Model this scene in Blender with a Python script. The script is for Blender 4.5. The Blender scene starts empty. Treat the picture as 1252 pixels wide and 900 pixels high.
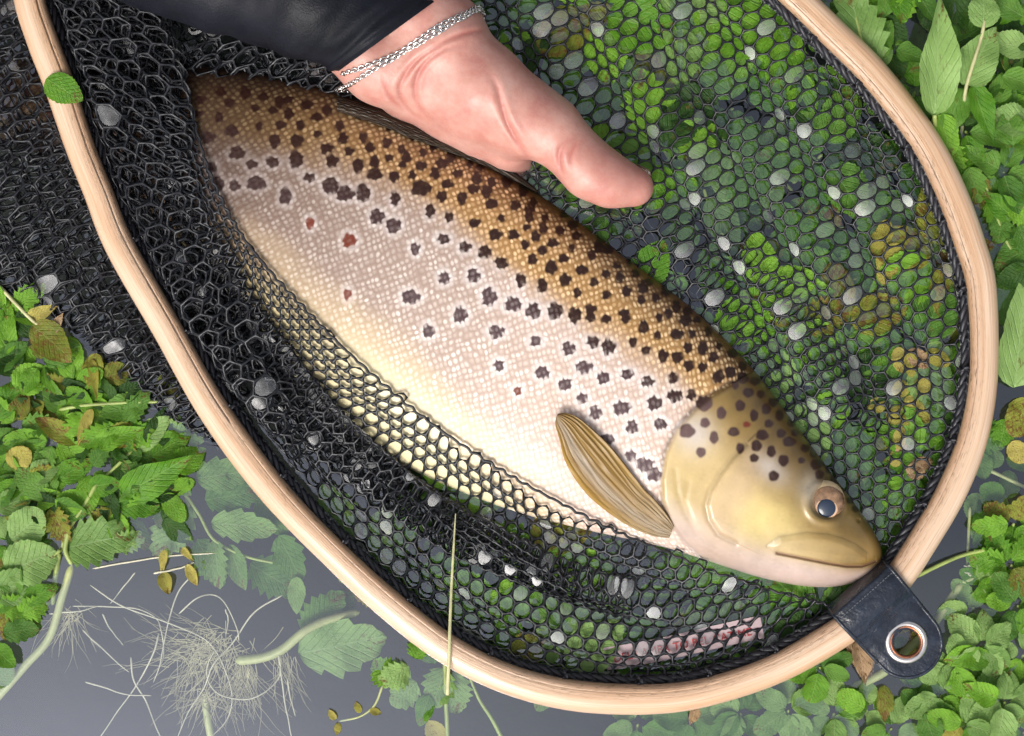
import bpy, math, random
import numpy as np
from mathutils import Vector, Matrix
from mathutils.bvhtree import BVHTree

random.seed(11)
rng = np.random.default_rng(11)
scene = bpy.context.scene
COL = scene.collection

# ------------------------------------------------------------------ camera, sky, sun, exposure
S = 0.42 / 1252.0            # metres per unit on the water surface (the net is about 40 cm long)
CAM_H = 0.60                 # camera height above the water
HP = CAM_H / S
cam_d = bpy.data.cameras.new('camera')
cam = bpy.data.objects.new('camera', cam_d)
COL.objects.link(cam)
cam.location = (0, 0, CAM_H)
cam.rotation_euler = (0, 0, 0)
cam_d.sensor_fit = 'HORIZONTAL'
cam_d.sensor_width = 36.0
cam_d.lens = 36.0 * CAM_H / 0.42
cam_d.clip_start = 0.01
cam_d.clip_end = 500.0
scene.camera = cam

SUN_EL, SUN_AZ = math.radians(50), math.radians(-118)   # azimuth measured in the picture plane from +x (right)
world = bpy.data.worlds.new('World')
scene.world = world
world.use_nodes = True
wn, wl = world.node_tree.nodes, world.node_tree.links
wn.clear()
sky = wn.new('ShaderNodeTexSky'); sky.sky_type = 'NISHITA'; sky.sun_disc = False
sky.sun_elevation = SUN_EL
sky.sun_rotation = math.radians(90) - SUN_AZ
sky.dust_density = 6.0; sky.air_density = 1.0; sky.ozone_density = 1.0
hs = wn.new('ShaderNodeHueSaturation'); hs.inputs['Saturation'].default_value = 0.32
bg = wn.new('ShaderNodeBackground'); bg.inputs['Strength'].default_value = 0.13
wo = wn.new('ShaderNodeOutputWorld')
wl.new(sky.outputs[0], hs.inputs['Color']); wl.new(hs.outputs[0], bg.inputs[0]); wl.new(bg.outputs[0], wo.inputs[0])

sun_d = bpy.data.lights.new('sun', 'SUN')
sun_d.energy = 1.3; sun_d.angle = math.radians(26); sun_d.color = (1.0, 0.96, 0.9)
sun = bpy.data.objects.new('sun', sun_d); COL.objects.link(sun)
sdir = Vector((math.cos(SUN_EL) * math.cos(SUN_AZ), math.cos(SUN_EL) * math.sin(SUN_AZ), math.sin(SUN_EL)))
sun.rotation_euler = sdir.to_track_quat('Z', 'Y').to_euler()

scene.view_settings.view_transform = 'Standard'
scene.view_settings.look = 'None'
scene.view_settings.gamma = 1.0
scene.view_settings.use_curve_mapping = False
scene.view_settings.exposure = 0.5
scene.cycles.use_denoising = True
scene.cycles.transparent_max_bounces = 24
scene.cycles.max_bounces = 8
scene.cycles.caustics_reflective = False
scene.cycles.caustics_refractive = False

# ------------------------------------------------------------------ helpers
def P(x, y, z=0.0):
    """photo-plane units (x right, y down, z up, all in units of S) to world metres"""
    x = np.asarray(x, float); y = np.asarray(y, float); z = np.asarray(z, float) + 0 * x
    k = (HP - z) / HP
    return np.stack([(x - 626.0) * k * S, (450.0 - y) * k * S, z * S], -1)

def PP(a):
    a = np.asarray(a, float)
    return P(a[..., 0], a[..., 1], a[..., 2])

def sm(x, a, b):
    t = np.clip((np.asarray(x, float) - a) / (b - a), 0, 1)
    return t * t * (3 - 2 * t)

def catmull(pts, n, closed=False):
    """n samples evenly spaced along a smooth curve through pts"""
    p = np.asarray(pts, float)
    m = len(p)
    if closed:
        q = np.vstack([p[-1], p, p[0], p[1]]); segs = m
    else:
        q = np.vstack([2 * p[0] - p[1], p, 2 * p[-1] - p[-2]]); segs = m - 1
    out = []
    K = 24
    for i in range(segs):
        a, b, c, d = q[i], q[i + 1], q[i + 2], q[i + 3]
        t = np.linspace(0, 1, K, endpoint=False)[:, None]
        out.append(0.5 * ((2 * b) + (c - a) * t + (2 * a - 5 * b + 4 * c - d) * t ** 2 + (3 * b - a - 3 * c + d) * t ** 3))
    out = np.vstack(out + [q[segs + 1][None] if not closed else out[0][:1]])
    L = np.concatenate([[0], np.cumsum(np.linalg.norm(np.diff(out, axis=0), axis=1))])
    s = np.linspace(0, L[-1], n, endpoint=not closed)
    return np.stack([np.interp(s, L, out[:, k]) for k in range(p.shape[1])], -1)

def catmull_raw(pts, per):
    """per samples for each pair of control points (keeps curves in correspondence)"""
    p = np.asarray(pts, float)
    q = np.vstack([2 * p[0] - p[1], p, 2 * p[-1] - p[-2]])
    out = []
    for i in range(len(p) - 1):
        a, b, c, d = q[i], q[i + 1], q[i + 2], q[i + 3]
        t = np.linspace(0, 1, per, endpoint=False)[:, None]
        out.append(0.5 * ((2 * b) + (c - a) * t + (2 * a - 5 * b + 4 * c - d) * t ** 2 + (3 * b - a - 3 * c + d) * t ** 3))
    return np.vstack(out + [p[-1:]])

def poly_dist(x, y, pl):
    """distance and signed side (+ = left of travel in x-right, y-down axes) to a polyline"""
    pl = np.asarray(pl, float)
    best = np.full(x.shape, 1e9); side = np.zeros(x.shape)
    for (ax, ay), (bx, by) in zip(pl[:-1], pl[1:]):
        dx, dy = bx - ax, by - ay
        t = np.clip(((x - ax) * dx + (y - ay) * dy) / (dx * dx + dy * dy + 1e-9), 0, 1)
        ex, ey = x - ax - t * dx, y - ay - t * dy
        d = np.hypot(ex, ey)
        c = dx * (y - ay) - dy * (x - ax)
        m = d < best
        best = np.where(m, d, best); side = np.where(m, np.sign(c), side)
    return best, side

def in_poly(x, y, poly):
    poly = np.asarray(poly, float)
    r = np.zeros(x.shape, bool)
    n = len(poly); j = n - 1
    for i in range(n):
        xi, yi = poly[i]; xj, yj = poly[j]
        c = ((yi > y) != (yj > y)) & (x < (xj - xi) * (y - yi) / (yj - yi + 1e-12) + xi)
        r ^= c; j = i
    return r

def vnoise(x, y, seed=0):
    """cheap smooth 2D noise in -1..1"""
    r = np.random.default_rng(seed)
    out = np.zeros(np.shape(x)); amp = 0
    for k in range(6):
        a = r.uniform(0, 2 * math.pi); f = r.uniform(0.6, 2.2); p = r.uniform(0, 6.28)
        w = 1 / f
        out = out + w * np.sin((np.cos(a) * x + np.sin(a) * y) * f + p + 0.8 * np.sin((np.sin(a) * x - np.cos(a) * y) * f * 0.7 + p * 2))
        amp += w
    return out / amp

def mesh_from(name, verts, faces, smooth=True):
    me = bpy.data.meshes.new(name)
    verts = np.asarray(verts, np.float32)
    if isinstance(faces, np.ndarray):
        nf, k = faces.shape
        me.vertices.add(len(verts)); me.vertices.foreach_set('co', verts.ravel())
        me.loops.add(nf * k); me.loops.foreach_set('vertex_index', faces.astype(np.int32).ravel())
        me.polygons.add(nf)
        me.polygons.foreach_set('loop_start', np.arange(0, nf * k, k, dtype=np.int32))
        me.polygons.foreach_set('loop_total', np.full(nf, k, np.int32))
        me.update(calc_edges=True)
    else:
        me.from_pydata([tuple(v) for v in verts.tolist()], [], faces)
        me.update()
    me.polygons.foreach_set('use_smooth', np.full(len(me.polygons), smooth))
    return me

def link(name, me, mat=None, parent=None, label=None, cat=None, group=None, kind=None):
    o = bpy.data.objects.new(name, me)
    COL.objects.link(o)
    if mat is not None and me is not None and hasattr(me, 'materials') and len(me.materials) == 0:
        me.materials.append(mat)
    if parent is not None:
        o.parent = parent
        o.location = -Vector(parent.location) if parent.parent is None else -(Vector(parent.location) + Vector(parent.parent.location))
        if parent.parent is not None:
            o.location = Vector((0, 0, 0))
    if label: o['label'] = label
    if cat: o['category'] = cat
    if group: o['group'] = group
    if kind: o['kind'] = kind
    return o

def empty(name, loc, label, cat, group=None):
    o = bpy.data.objects.new(name, None); COL.objects.link(o)
    o.empty_display_size = 0.01
    o.location = loc
    o['label'] = label; o['category'] = cat
    if group: o['group'] = group
    return o

def attr(me, name, data, kind):
    a = me.attributes.new(name, kind, 'POINT')
    key = {'FLOAT': 'value', 'FLOAT_VECTOR': 'vector', 'FLOAT_COLOR': 'color'}[kind]
    a.data.foreach_set(key, np.asarray(data, np.float32).ravel())

def tube(path, rad, sides=6, closed=False, flat=1.0):
    """path: N x 3 world metres, rad: scalar or N. returns verts, quads"""
    p = np.asarray(path, float); n = len(p)
    rad = np.broadcast_to(np.asarray(rad, float), (n,))
    if closed:
        t = np.roll(p, -1, 0) - np.roll(p, 1, 0)
    else:
        t = np.gradient(p, axis=0)
    t /= np.linalg.norm(t, axis=1)[:, None] + 1e-12
    up = np.array([0, 0, 1.0])
    b = np.cross(t, up); bl = np.linalg.norm(b, axis=1)[:, None]
    b = np.where(bl > 1e-3, b / (bl + 1e-12), np.array([1.0, 0, 0]))
    nn = np.cross(b, t)
    th = np.linspace(0, 2 * math.pi, sides, endpoint=False)
    v = p[:, None, :] + rad[:, None, None] * (np.cos(th)[None, :, None] * b[:, None, :] + flat * np.sin(th)[None, :, None] * nn[:, None, :])
    m = n if closed else n - 1
    i = np.arange(m)[:, None]; j = np.arange(sides)[None, :]
    i2 = (i + 1) % n; j2 = (j + 1) % sides
    f = np.stack([i * sides + j + 0 * j2, i * sides + j2, i2 * sides + j2, i2 * sides + j], -1).reshape(-1, 4)
    return v.reshape(-1, 3), f

def join(parts):
    vs, fs, o = [], [], 0
    for v, f in parts:
        vs.append(v); fs.append(np.asarray(f) + o); o += len(v)
    return np.vstack(vs), np.vstack(fs)

# ------------------------------------------------------------------ materials
def new_mat(name):
    m = bpy.data.materials.new(name); m.use_nodes = True
    nt = m.node_tree; nt.nodes.clear()
    out = nt.nodes.new('ShaderNodeOutputMaterial')
    return m, nt, nt.nodes, nt.links, out

def principled(nt, out, **kw):
    b = nt.nodes.new('ShaderNodeBsdfPrincipled')
    for k, v in kw.items():
        k = k.replace('_', ' ')
        b.inputs[k].default_value = v
    nt.links.new(b.outputs[0], out.inputs[0])
    return b

def math_node(nt, op, a, b=None, c=None, clamp=False):
    n = nt.nodes.new('ShaderNodeMath'); n.operation = op; n.use_clamp = clamp
    for i, v in enumerate((a, b, c)):
        if v is None: continue
        if isinstance(v, (int, float)): n.inputs[i].default_value = v
        else: nt.links.new(v, n.inputs[i])
    return n.outputs[0]

def mix_col(nt, fac, a, b, mode='MIX'):
    n = nt.nodes.new('ShaderNodeMix'); n.data_type = 'RGBA'; n.blend_type = mode
    for sock, v in ((n.inputs[0], fac), (n.inputs[6], a), (n.inputs[7], b)):
        if isinstance(v, (int, float)): sock.default_value = v
        elif isinstance(v, tuple): sock.default_value = v if len(v) == 4 else (*v, 1)
        else: nt.links.new(v, sock)
    return n.outputs[2]

def noise(nt, vec, scale, detail=3, rough=0.55):
    n = nt.nodes.new('ShaderNodeTexNoise')
    n.inputs['Scale'].default_value = scale; n.inputs['Detail'].default_value = detail; n.inputs['Roughness'].default_value = rough
    if vec is not None: nt.links.new(vec, n.inputs['Vector'])
    return n

def ramp(nt, fac, stops):
    n = nt.nodes.new('ShaderNodeValToRGB')
    e = n.color_ramp.elements
    while len(e) < len(stops): e.new(0.5)
    for el, (p, c) in zip(e, stops):
        el.position = p; el.color = (*c, 1)
    nt.links.new(fac, n.inputs[0])
    return n.outputs[0]

def attr_node(nt, name):
    n = nt.nodes.new('ShaderNodeAttribute'); n.attribute_name = name
    return n

def mapping(nt, vec, scale=(1, 1, 1), rot=(0, 0, 0), loc=(0, 0, 0)):
    n = nt.nodes.new('ShaderNodeMapping')
    n.inputs['Scale'].default_value = scale; n.inputs['Rotation'].default_value = rot; n.inputs['Location'].default_value = loc
    nt.links.new(vec, n.inputs['Vector'])
    return n.outputs[0]

def bump(nt, h, dist, strength=1.0):
    n = nt.nodes.new('ShaderNodeBump')
    n.inputs['Distance'].default_value = dist; n.inputs['Strength'].default_value = strength
    nt.links.new(h, n.inputs['Height'])
    return n.outputs[0]

def texco(nt, which='Object'):
    return nt.nodes.new('ShaderNodeTexCoord').outputs[which]

# water: a clear sheet that mirrors part of the sky
def mat_water():
    m, nt, N, L, out = new_mat('water')
    tr = N.new('ShaderNodeBsdfTransparent'); tr.inputs[0].default_value = (0.90, 0.93, 0.92, 1)
    gl = N.new('ShaderNodeBsdfGlossy'); gl.inputs['Roughness'].default_value = 0.03
    gl.inputs['Color'].default_value = (0.76, 0.82, 1.0, 1)
    co = texco(nt)
    n1 = noise(nt, co, 14, 2, 0.5)
    n2 = noise(nt, co, 60, 2, 0.5)
    h = math_node(nt, 'ADD', n1.outputs[0], math_node(nt, 'MULTIPLY', n2.outputs[0], 0.1))
    bn = bump(nt, h, 0.0012, 0.15)
    L.new(bn, gl.inputs['Normal'])
    lw = N.new('ShaderNodeLayerWeight'); lw.inputs['Blend'].default_value = 0.5
    fr = math_node(nt, 'ADD', math_node(nt, 'MULTIPLY', math_node(nt, 'POWER', lw.outputs['Facing'], 5.0), 0.7), 0.12)
    mx = N.new('ShaderNodeMixShader'); L.new(fr, mx.inputs[0]); L.new(tr.outputs[0], mx.inputs[1]); L.new(gl.outputs[0], mx.inputs[2])
    L.new(mx.outputs[0], out.inputs[0])
    return m

def mat_film():
    m, nt, N, L, out = new_mat('water_film')
    tr = N.new('ShaderNodeBsdfTransparent'); tr.inputs[0].default_value = (0.95, 0.96, 0.97, 1)
    gl = N.new('ShaderNodeBsdfGlossy'); gl.inputs['Roughness'].default_value = 0.55
    co = texco(nt)
    n1 = noise(nt, co, 300, 2, 0.5)
    mx = N.new('ShaderNodeMixShader')
    L.new(math_node(nt, 'MULTIPLY_ADD', noise(nt, co, 40, 2, 0.5).outputs[0], 0.42, -0.02), mx.inputs[0])
    L.new(tr.outputs[0], mx.inputs[1]); L.new(gl.outputs[0], mx.inputs[2]); L.new(mx.outputs[0], out.inputs[0])
    return m

def mat_bed():
    m, nt, N, L, out = new_mat('stream_mud')
    co = texco(nt)
    n = noise(nt, co, 18, 6, 0.6)
    c = ramp(nt, n.outputs[0], [(0.3, (0.010, 0.011, 0.010)), (0.6, (0.018, 0.020, 0.017)), (0.8, (0.026, 0.027, 0.022))])
    b = principled(nt, out, Roughness=0.9)
    L.new(c, b.inputs['Base Color']); L.new(bump(nt, n.outputs[0], 0.01, 0.3), b.inputs['Normal'])
    return m

def mat_wood():
    m, nt, N, L, out = new_mat('pale_wood')
    a = attr_node(nt, 'wuv').outputs['Vector']
    g = noise(nt, mapping(nt, a, (0.012, 0.55, 0.55)), 1.0, 5, 0.6)
    g2 = noise(nt, mapping(nt, a, (0.004, 0.10, 0.10), loc=(3, 7, 1)), 1.0, 3, 0.5)
    fleck = noise(nt, mapping(nt, a, (0.10, 0.8, 0.8), loc=(9, 2, 4)), 1.0, 2, 0.5)
    c1 = ramp(nt, g.outputs[0], [(0.25, (0.58, 0.41, 0.28)), (0.5, (0.66, 0.485, 0.345)), (0.75, (0.73, 0.555, 0.41))])
    c2 = ramp(nt, g2.outputs[0], [(0.35, (0.86, 0.72, 0.60)), (0.65, (1.0, 1.0, 1.0))])
    c = mix_col(nt, 1.0, c1, c2, 'MULTIPLY')
    fm = ramp(nt, fleck.outputs[0], [(0.58, (0, 0, 0)), (0.68, (1, 1, 1))])
    soil_shade = attr_node(nt, 'soil_shade').outputs['Fac']
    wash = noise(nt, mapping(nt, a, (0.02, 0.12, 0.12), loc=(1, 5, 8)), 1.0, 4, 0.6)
    c = mix_col(nt, math_node(nt, 'MULTIPLY', soil_shade, math_node(nt, 'MULTIPLY_ADD', wash.outputs[0], 0.9, 0.12)), c, (0.36, 0.205, 0.115))  # dirt wash that also paints the inner side's shade into the wood
    f = math_node(nt, 'MULTIPLY', fm, soil_shade)
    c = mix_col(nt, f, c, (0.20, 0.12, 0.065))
    sx_ = N.new('ShaderNodeSeparateXYZ'); L.new(a, sx_.inputs[0])
    wavy = math_node(nt, 'MULTIPLY_ADD', g2.outputs[0], 3.0, -1.5)
    for ly_ in (-8.5, 0.5):
        dl = math_node(nt, 'ABSOLUTE', math_node(nt, 'ADD', math_node(nt, 'SUBTRACT', sx_.outputs[1], ly_), wavy))
        ln_ = N.new('ShaderNodeMapRange'); ln_.inputs['From Min'].default_value = 0.9; ln_.inputs['From Max'].default_value = 0.2
        L.new(dl, ln_.inputs['Value'])
        c = mix_col(nt, math_node(nt, 'MULTIPLY', ln_.outputs[0], math_node(nt, 'MULTIPLY', wash.outputs[0], 0.5)), c, (0.36, 0.21, 0.12))
    b = principled(nt, out, Roughness=0.42)
    b.inputs['Specular IOR Level'].default_value = 0.45
    b.inputs['Coat Weight'].default_value = 0.6; b.inputs['Coat Roughness'].default_value = 0.13
    L.new(c, b.inputs['Base Color'])
    h = math_node(nt, 'SUBTRACT', g.outputs[0], math_node(nt, 'MULTIPLY', f, 0.6))
    L.new(bump(nt, h, 0.0006, 0.5), b.inputs['Normal'])
    return m

def mat_rubber(name, col=(0.012, 0.013, 0.017), rough=0.32, spec=0.6):
    m, nt, N, L, out = new_mat(name)
    co = texco(nt)
    n = noise(nt, co, 900, 2, 0.5)
    b = principled(nt, out, Roughness=rough)
    b.inputs['Base Color'].default_value = (*col, 1)
    b.inputs['Specular IOR Level'].default_value = spec
    r = math_node(nt, 'ADD', math_node(nt, 'MULTIPLY', n.outputs[0], 0.3), rough - 0.15)
    L.new(r, b.inputs['Roughness'])
    return m

def mat_skin():
    m, nt, N, L, out = new_mat('skin')
    co = texco(nt)
    n = noise(nt, co, 70, 6, 0.7)
    n2 = noise(nt, co, 500, 4, 0.65)
    c = ramp(nt, n.outputs[0], [(0.34, (0.46, 0.195, 0.16)), (0.52, (0.53, 0.275, 0.225)), (0.66, (0.58, 0.33, 0.28))])
    red = attr_node(nt, 'red').outputs['Fac']
    c = mix_col(nt, red, c, (0.42, 0.125, 0.10))
    b = principled(nt, out, Roughness=0.42)
    b.inputs['Subsurface Weight'].default_value = 0.35
    b.inputs['Subsurface Radius'].default_value = (1.0, 0.35, 0.2)
    b.inputs['Subsurface Scale'].default_value = 0.004
    b.inputs['Specular IOR Level'].default_value = 0.45
    L.new(c, b.inputs['Base Color'])
    v = N.new('ShaderNodeTexVoronoi'); v.inputs['Scale'].default_value = 900; L.new(co, v.inputs['Vector'])
    h = math_node(nt, 'ADD', math_node(nt, 'MULTIPLY', n2.outputs[0], 0.7), math_node(nt, 'MULTIPLY', v.outputs['Distance'], 0.5))
    L.new(bump(nt, h, 0.0004, 0.22), b.inputs['Normal'])
    return m

def mat_simple(name, col, rough=0.5, metal=0.0, spec=0.5, nscale=None, namp=0.2, bumpd=0.0):
    m, nt, N, L, out = new_mat(name)
    b = principled(nt, out, Roughness=rough, Metallic=metal)
    b.inputs['Specular IOR Level'].default_value = spec
    if nscale:
        n = noise(nt, texco(nt), nscale, 4, 0.6)
        lo = tuple(c * (1 - namp) for c in col); hi = tuple(min(1, c * (1 + namp)) for c in col)
        L.new(ramp(nt, n.outputs[0], [(0.3, lo), (0.7, hi)]), b.inputs['Base Color'])
        if bumpd: L.new(bump(nt, n.outputs[0], bumpd, 0.6), b.inputs['Normal'])
    else:
        b.inputs['Base Color'].default_value = (*col, 1)
    return m

def mat_leaf(name, c_lo, c_hi, vein, spots=0.08, spot_col=(0.16, 0.10, 0.02), rough=0.34, transl=0.35):
    m, nt, N, L, out = new_mat(name)
    co = texco(nt)
    sep = N.new('ShaderNodeSeparateXYZ'); L.new(co, sep.inputs[0])
    ay = math_node(nt, 'ABSOLUTE', sep.outputs[1])
    info = N.new('ShaderNodeObjectInfo')
    n = noise(nt, co, 3.5, 4, 0.6)
    rnd = math_node(nt, 'ADD', math_node(nt, 'MULTIPLY', n.outputs[0], 0.7), math_node(nt, 'MULTIPLY', info.outputs['Random'], 0.55))
    c = ramp(nt, rnd, [(0.3, c_lo), (0.85, c_hi)])
    mid = math_node(nt, 'LESS_THAN', ay, 0.016)
    # side veins sweep forward from the midrib
    k = math_node(nt, 'SUBTRACT', sep.outputs[0], math_node(nt, 'MULTIPLY', ay, 0.8))
    sv = math_node(nt, 'POWER', math_node(nt, 'ABSOLUTE', math_node(nt, 'SINE', math_node(nt, 'MULTIPLY', k, 24.0))), 14.0)
    inv = math_node(nt, 'POWER', math_node(nt, 'SUBTRACT', 1.0, math_node(nt, 'ABSOLUTE', math_node(nt, 'SINE', math_node(nt, 'MULTIPLY', k, 24.0)))), 6.0)
    vm = math_node(nt, 'MAXIMUM', mid, math_node(nt, 'MULTIPLY', inv, 0.4))
    c = mix_col(nt, math_node(nt, 'MULTIPLY', vm, 0.38), c, vein)
    if spots > 0:
        sn = noise(nt, co, 7.0, 4, 0.65)
        sf = ramp(nt, math_node(nt, 'ADD', sn.outputs[0], math_node(nt, 'MULTIPLY', sep.outputs[0], 0.12)), [(0.66 - 0.16 * spots, (0, 0, 0)), (0.78 - 0.16 * spots, (1, 1, 1))])
        c = mix_col(nt, sf, c, spot_col)
    b = N.new('ShaderNodeBsdfPrincipled'); b.inputs['Roughness'].default_value = rough
    b.inputs['Specular IOR Level'].default_value = 0.4
    L.new(c, b.inputs['Base Color'])
    fine = noise(nt, co, 14, 4, 0.65)
    h = math_node(nt, 'ADD', math_node(nt, 'MULTIPLY', vm, -0.8), math_node(nt, 'MULTIPLY', fine.outputs[0], 0.8))
    bn = bump(nt, h, 0.0012, 0.7); L.new(bn, b.inputs['Normal'])
    t = N.new('ShaderNodeBsdfTranslucent'); L.new(c, t.inputs[0])
    mx = N.new('ShaderNodeMixShader'); mx.inputs[0].default_value = transl
    L.new(b.outputs[0], mx.inputs[1]); L.new(t.outputs[0], mx.inputs[2]); L.new(mx.outputs[0], out.inputs[0])
    return m

M = {}
M['water'] = mat_water(); M['film'] = mat_film(); M['bed'] = mat_bed(); M['wood'] = mat_wood()
M['rubber'] = mat_rubber('black_rubber_mesh', (0.015, 0.016, 0.020), 0.40, 0.5)
M['cord'] = mat_rubber('navy_black_cord', (0.016, 0.016, 0.022), 0.45, 0.5)
M['skin'] = mat_skin()
M['nail'] = mat_simple('nail', (0.80, 0.52, 0.45), 0.25)
M['silver'] = mat_simple('silver', (0.82, 0.80, 0.78), 0.18, 1.0)
M['nickel'] = mat_simple('worn_nickel', (0.86, 0.80, 0.76), 0.22, 1.0, nscale=300, namp=0.12)
M['rust'] = mat_simple('rusty_copper', (0.50, 0.20, 0.11), 0.35, 0.8, nscale=500, namp=0.4)
M['tag'] = mat_simple('white_ribbon', (0.44, 0.33, 0.34), 0.7, nscale=700, namp=0.06)
M['red'] = mat_simple('red_print', (0.36, 0.02, 0.025), 0.6)
M['bright'] = mat_leaf('leaf_bright_green', (0.073, 0.224, 0.008), (0.211, 0.449, 0.033), (0.290, 0.528, 0.106))
M['mid'] = mat_leaf('leaf_mid_green', (0.059, 0.172, 0.016), (0.145, 0.317, 0.040), (0.264, 0.436, 0.132))
M['pale'] = mat_leaf('leaf_pale_green', (0.15, 0.29, 0.06), (0.30, 0.48, 0.14), (0.40, 0.56, 0.24), rough=0.36)
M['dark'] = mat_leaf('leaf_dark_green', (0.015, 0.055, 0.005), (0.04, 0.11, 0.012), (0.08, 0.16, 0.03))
M['olive'] = mat_leaf('leaf_olive_worn', (0.145, 0.185, 0.016), (0.304, 0.330, 0.040), (0.396, 0.396, 0.119), spots=0.7, spot_col=(0.211, 0.112, 0.026))
M['yellow'] = mat_leaf('leaf_yellowed', (0.38, 0.36, 0.05), (0.58, 0.50, 0.12), (0.62, 0.55, 0.22), spots=0.3, spot_col=(0.28, 0.16, 0.03))
M['brown'] = mat_leaf('leaf_withered', (0.26, 0.15, 0.07), (0.50, 0.34, 0.19), (0.58, 0.42, 0.26), spots=0.5, spot_col=(0.16, 0.08, 0.02), transl=0.15)
M['stem'] = mat_simple('stem_green', (0.27, 0.34, 0.09), 0.45, nscale=120, namp=0.3)
M['stem_pale'] = mat_simple('stem_pale', (0.40, 0.43, 0.19), 0.45, nscale=120, namp=0.2)
M['straw'] = mat_simple('straw', (0.44, 0.42, 0.22), 0.5, nscale=150, namp=0.3)
M['root'] = mat_simple('root_white', (0.56, 0.53, 0.40), 0.5, nscale=200, namp=0.15)
M['rootf'] = mat_simple('root_fine', (0.42, 0.39, 0.25), 0.5, nscale=200, namp=0.2)

# ------------------------------------------------------------------ setting: stream bed and water
def sheet(name, size, z, mat, n=1):
    g = np.linspace(-size / 2, size / 2, n + 1)
    X, Y = np.meshgrid(g, g)
    v = np.stack([X.ravel(), Y.ravel(), np.full(X.size, z)], -1)
    i, j = np.meshgrid(np.arange(n), np.arange(n))
    a = (j * (n + 1) + i).ravel()
    f = np.stack([a, a + 1, a + n + 2, a + n + 1], -1)
    return link(name, mesh_from(name, v, f, True), mat, kind='structure')

sheet('stream_bed', 60, -260 * S, M['bed'])
sheet('water', 60, 0, M['water'])

# ------------------------------------------------------------------ the trout
D_ = [(-70, 62, -34), (20, 62, -28), (120, 66, -22), (230, 76, -16), (330, 90, -12), (430, 115, -10), (510, 152, -6), (580, 190, -4), (650, 232, -3), (720, 280, -2), (780, 326, -2), (840, 372, -2), (890, 418, 0), (930, 462, 1), (960, 502, 2), (990, 542, 3), (1018, 580, 4), (1046, 617, 5), (1067, 647, 6), (1077, 668, 7), (1079, 679, 7)]
V_ = [(-80, 150, -34), (0, 172, -28), (85, 205, -22), (185, 265, -16), (245, 325, -12), (300, 400, -10), (355, 468, -6), (425, 526, -4), (495, 570, -3), (570, 604, -2), (645, 630, -2), (725, 650, -2), (800, 666, 0), (860, 684, 1), (905, 699, 2), (945, 710, 3), (985, 717, 4), (1024, 717, 5), (1056, 708, 6), (1074, 694, 7), (1079, 683, 7)]
T_ = [34, 50, 74, 104, 122, 136, 144, 149, 150, 149, 147, 142, 134, 126, 117, 106, 93, 78, 58, 32, 5]
PER = 44
Dc = catmull_raw(D_, PER); Vc = catmull_raw(V_, PER)
Tc = catmull_raw(np.array(T_)[:, None], PER)[:, 0]
NU = len(Dc)
NT, NB = 280, 44
phi = np.concatenate([np.linspace(0, math.pi, NT, endpoint=False), np.linspace(math.pi, 2 * math.pi, NB, endpoint=False)])
NV = len(phi)
ca, sa = np.cos(phi), np.sin(phi)
Cc = (Dc + Vc) / 2; Ac = (Dc - Vc) / 2
X = Cc[:, None, 0] + Ac[:, None, 0] * ca
Y = Cc[:, None, 1] + Ac[:, None, 1] * ca
Zh = np.sign(sa) * np.abs(sa) ** 0.9
Z = Cc[:, None, 2] + Tc[:, None] / 2 * Zh
top = np.broadcast_to(sa > 0.02, X.shape)
wv = np.broadcast_to((1 - ca) / 2, X.shape)         # 0 back, 1 belly
dback = wv * (2 * np.linalg.norm(Ac[:, :2], axis=1))[:, None]   # units from the back edge

OPER = [(893, 470), (872, 482), (850, 500), (828, 524), (815, 552), (808, 585), (809, 612), (818, 638), (832, 660), (852, 680)]
PREO = [(912, 543), (895, 560), (880, 580), (868, 600), (863, 618), (867, 636), (879, 654), (900, 664)]
MAXT = [(938, 668), (953, 656), (987, 651), (1012, 653), (1030, 658), (1046, 665), (1060, 676)]
MAXB = [(938, 668), (944, 674), (967, 679), (993, 683), (1020, 686), (1040, 688), (1058, 690)]
MOUTH = [(950, 676), (985, 683), (1010, 688), (1035, 692), (1054, 692), (1070, 686)]
EYE = (1011, 614)

dO, sO = poly_dist(X, Y, OPER)
sO = -sO
hd = np.where(sO > 0, dO, -dO)                   # + on the head side of the gill edge
near = (X > 780) & top
headm = sm(hd, -5, 4) * near
Z = Z + np.where(near, 5.0 * sm(hd, -2.5, 5.0) * (1 - sm(hd, 6, 70)) - 1.6 * np.exp(-(hd + 3) ** 2 / 20.0), 0)
dP, sP = poly_dist(X, Y, PREO); hp = np.where(-sP > 0, dP, -dP)
pm = near * sm(X, 855, 880)
Z = Z + near * (2.0 * sm(hp, -3, 6) * (1 - sm(hp, 8, 40)) * (dP < 60) - 1.5 * np.exp(-(dP / 3.5) ** 2))
dMT, sMT = poly_dist(X, Y, MAXT); dMB, sMB = poly_dist(X, Y, MAXB)
maxpoly = MAXT + MAXB[::-1]
inmax = in_poly(X, Y, maxpoly)
dm = np.minimum(dMT, dMB)
Z = Z + near * (np.where(inmax, 1.5 * sm(dm, 0, 9), -0.3 * np.exp(-(dm / 4) ** 2)))
dM, _ = poly_dist(X, Y, MOUTH)
Z = Z - near * 4.0 * np.exp(-(dM / 1.8) ** 2)
re = np.hypot(X - EYE[0], Y - EYE[1])
Z = Z + near * (3.0 * np.exp(-((re - 25) / 5.0) ** 2) - 7 * (1 - sm(re, 14, 22)))
nost = np.hypot(X - 1050, Y - 636)
Z = Z - near * 2.5 * np.exp(-(nost / 2.5) ** 2)
# branchiostegal folds under the gill cover
for pl in ([(842, 590), (838, 612), (848, 640), (862, 664)], [(826, 575), (828, 600), (838, 628), (852, 655)]):
    d_, _ = poly_dist(X, Y, pl); Z = Z - near * 0.6 * np.exp(-(d_ / 3.5) ** 2)
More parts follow.
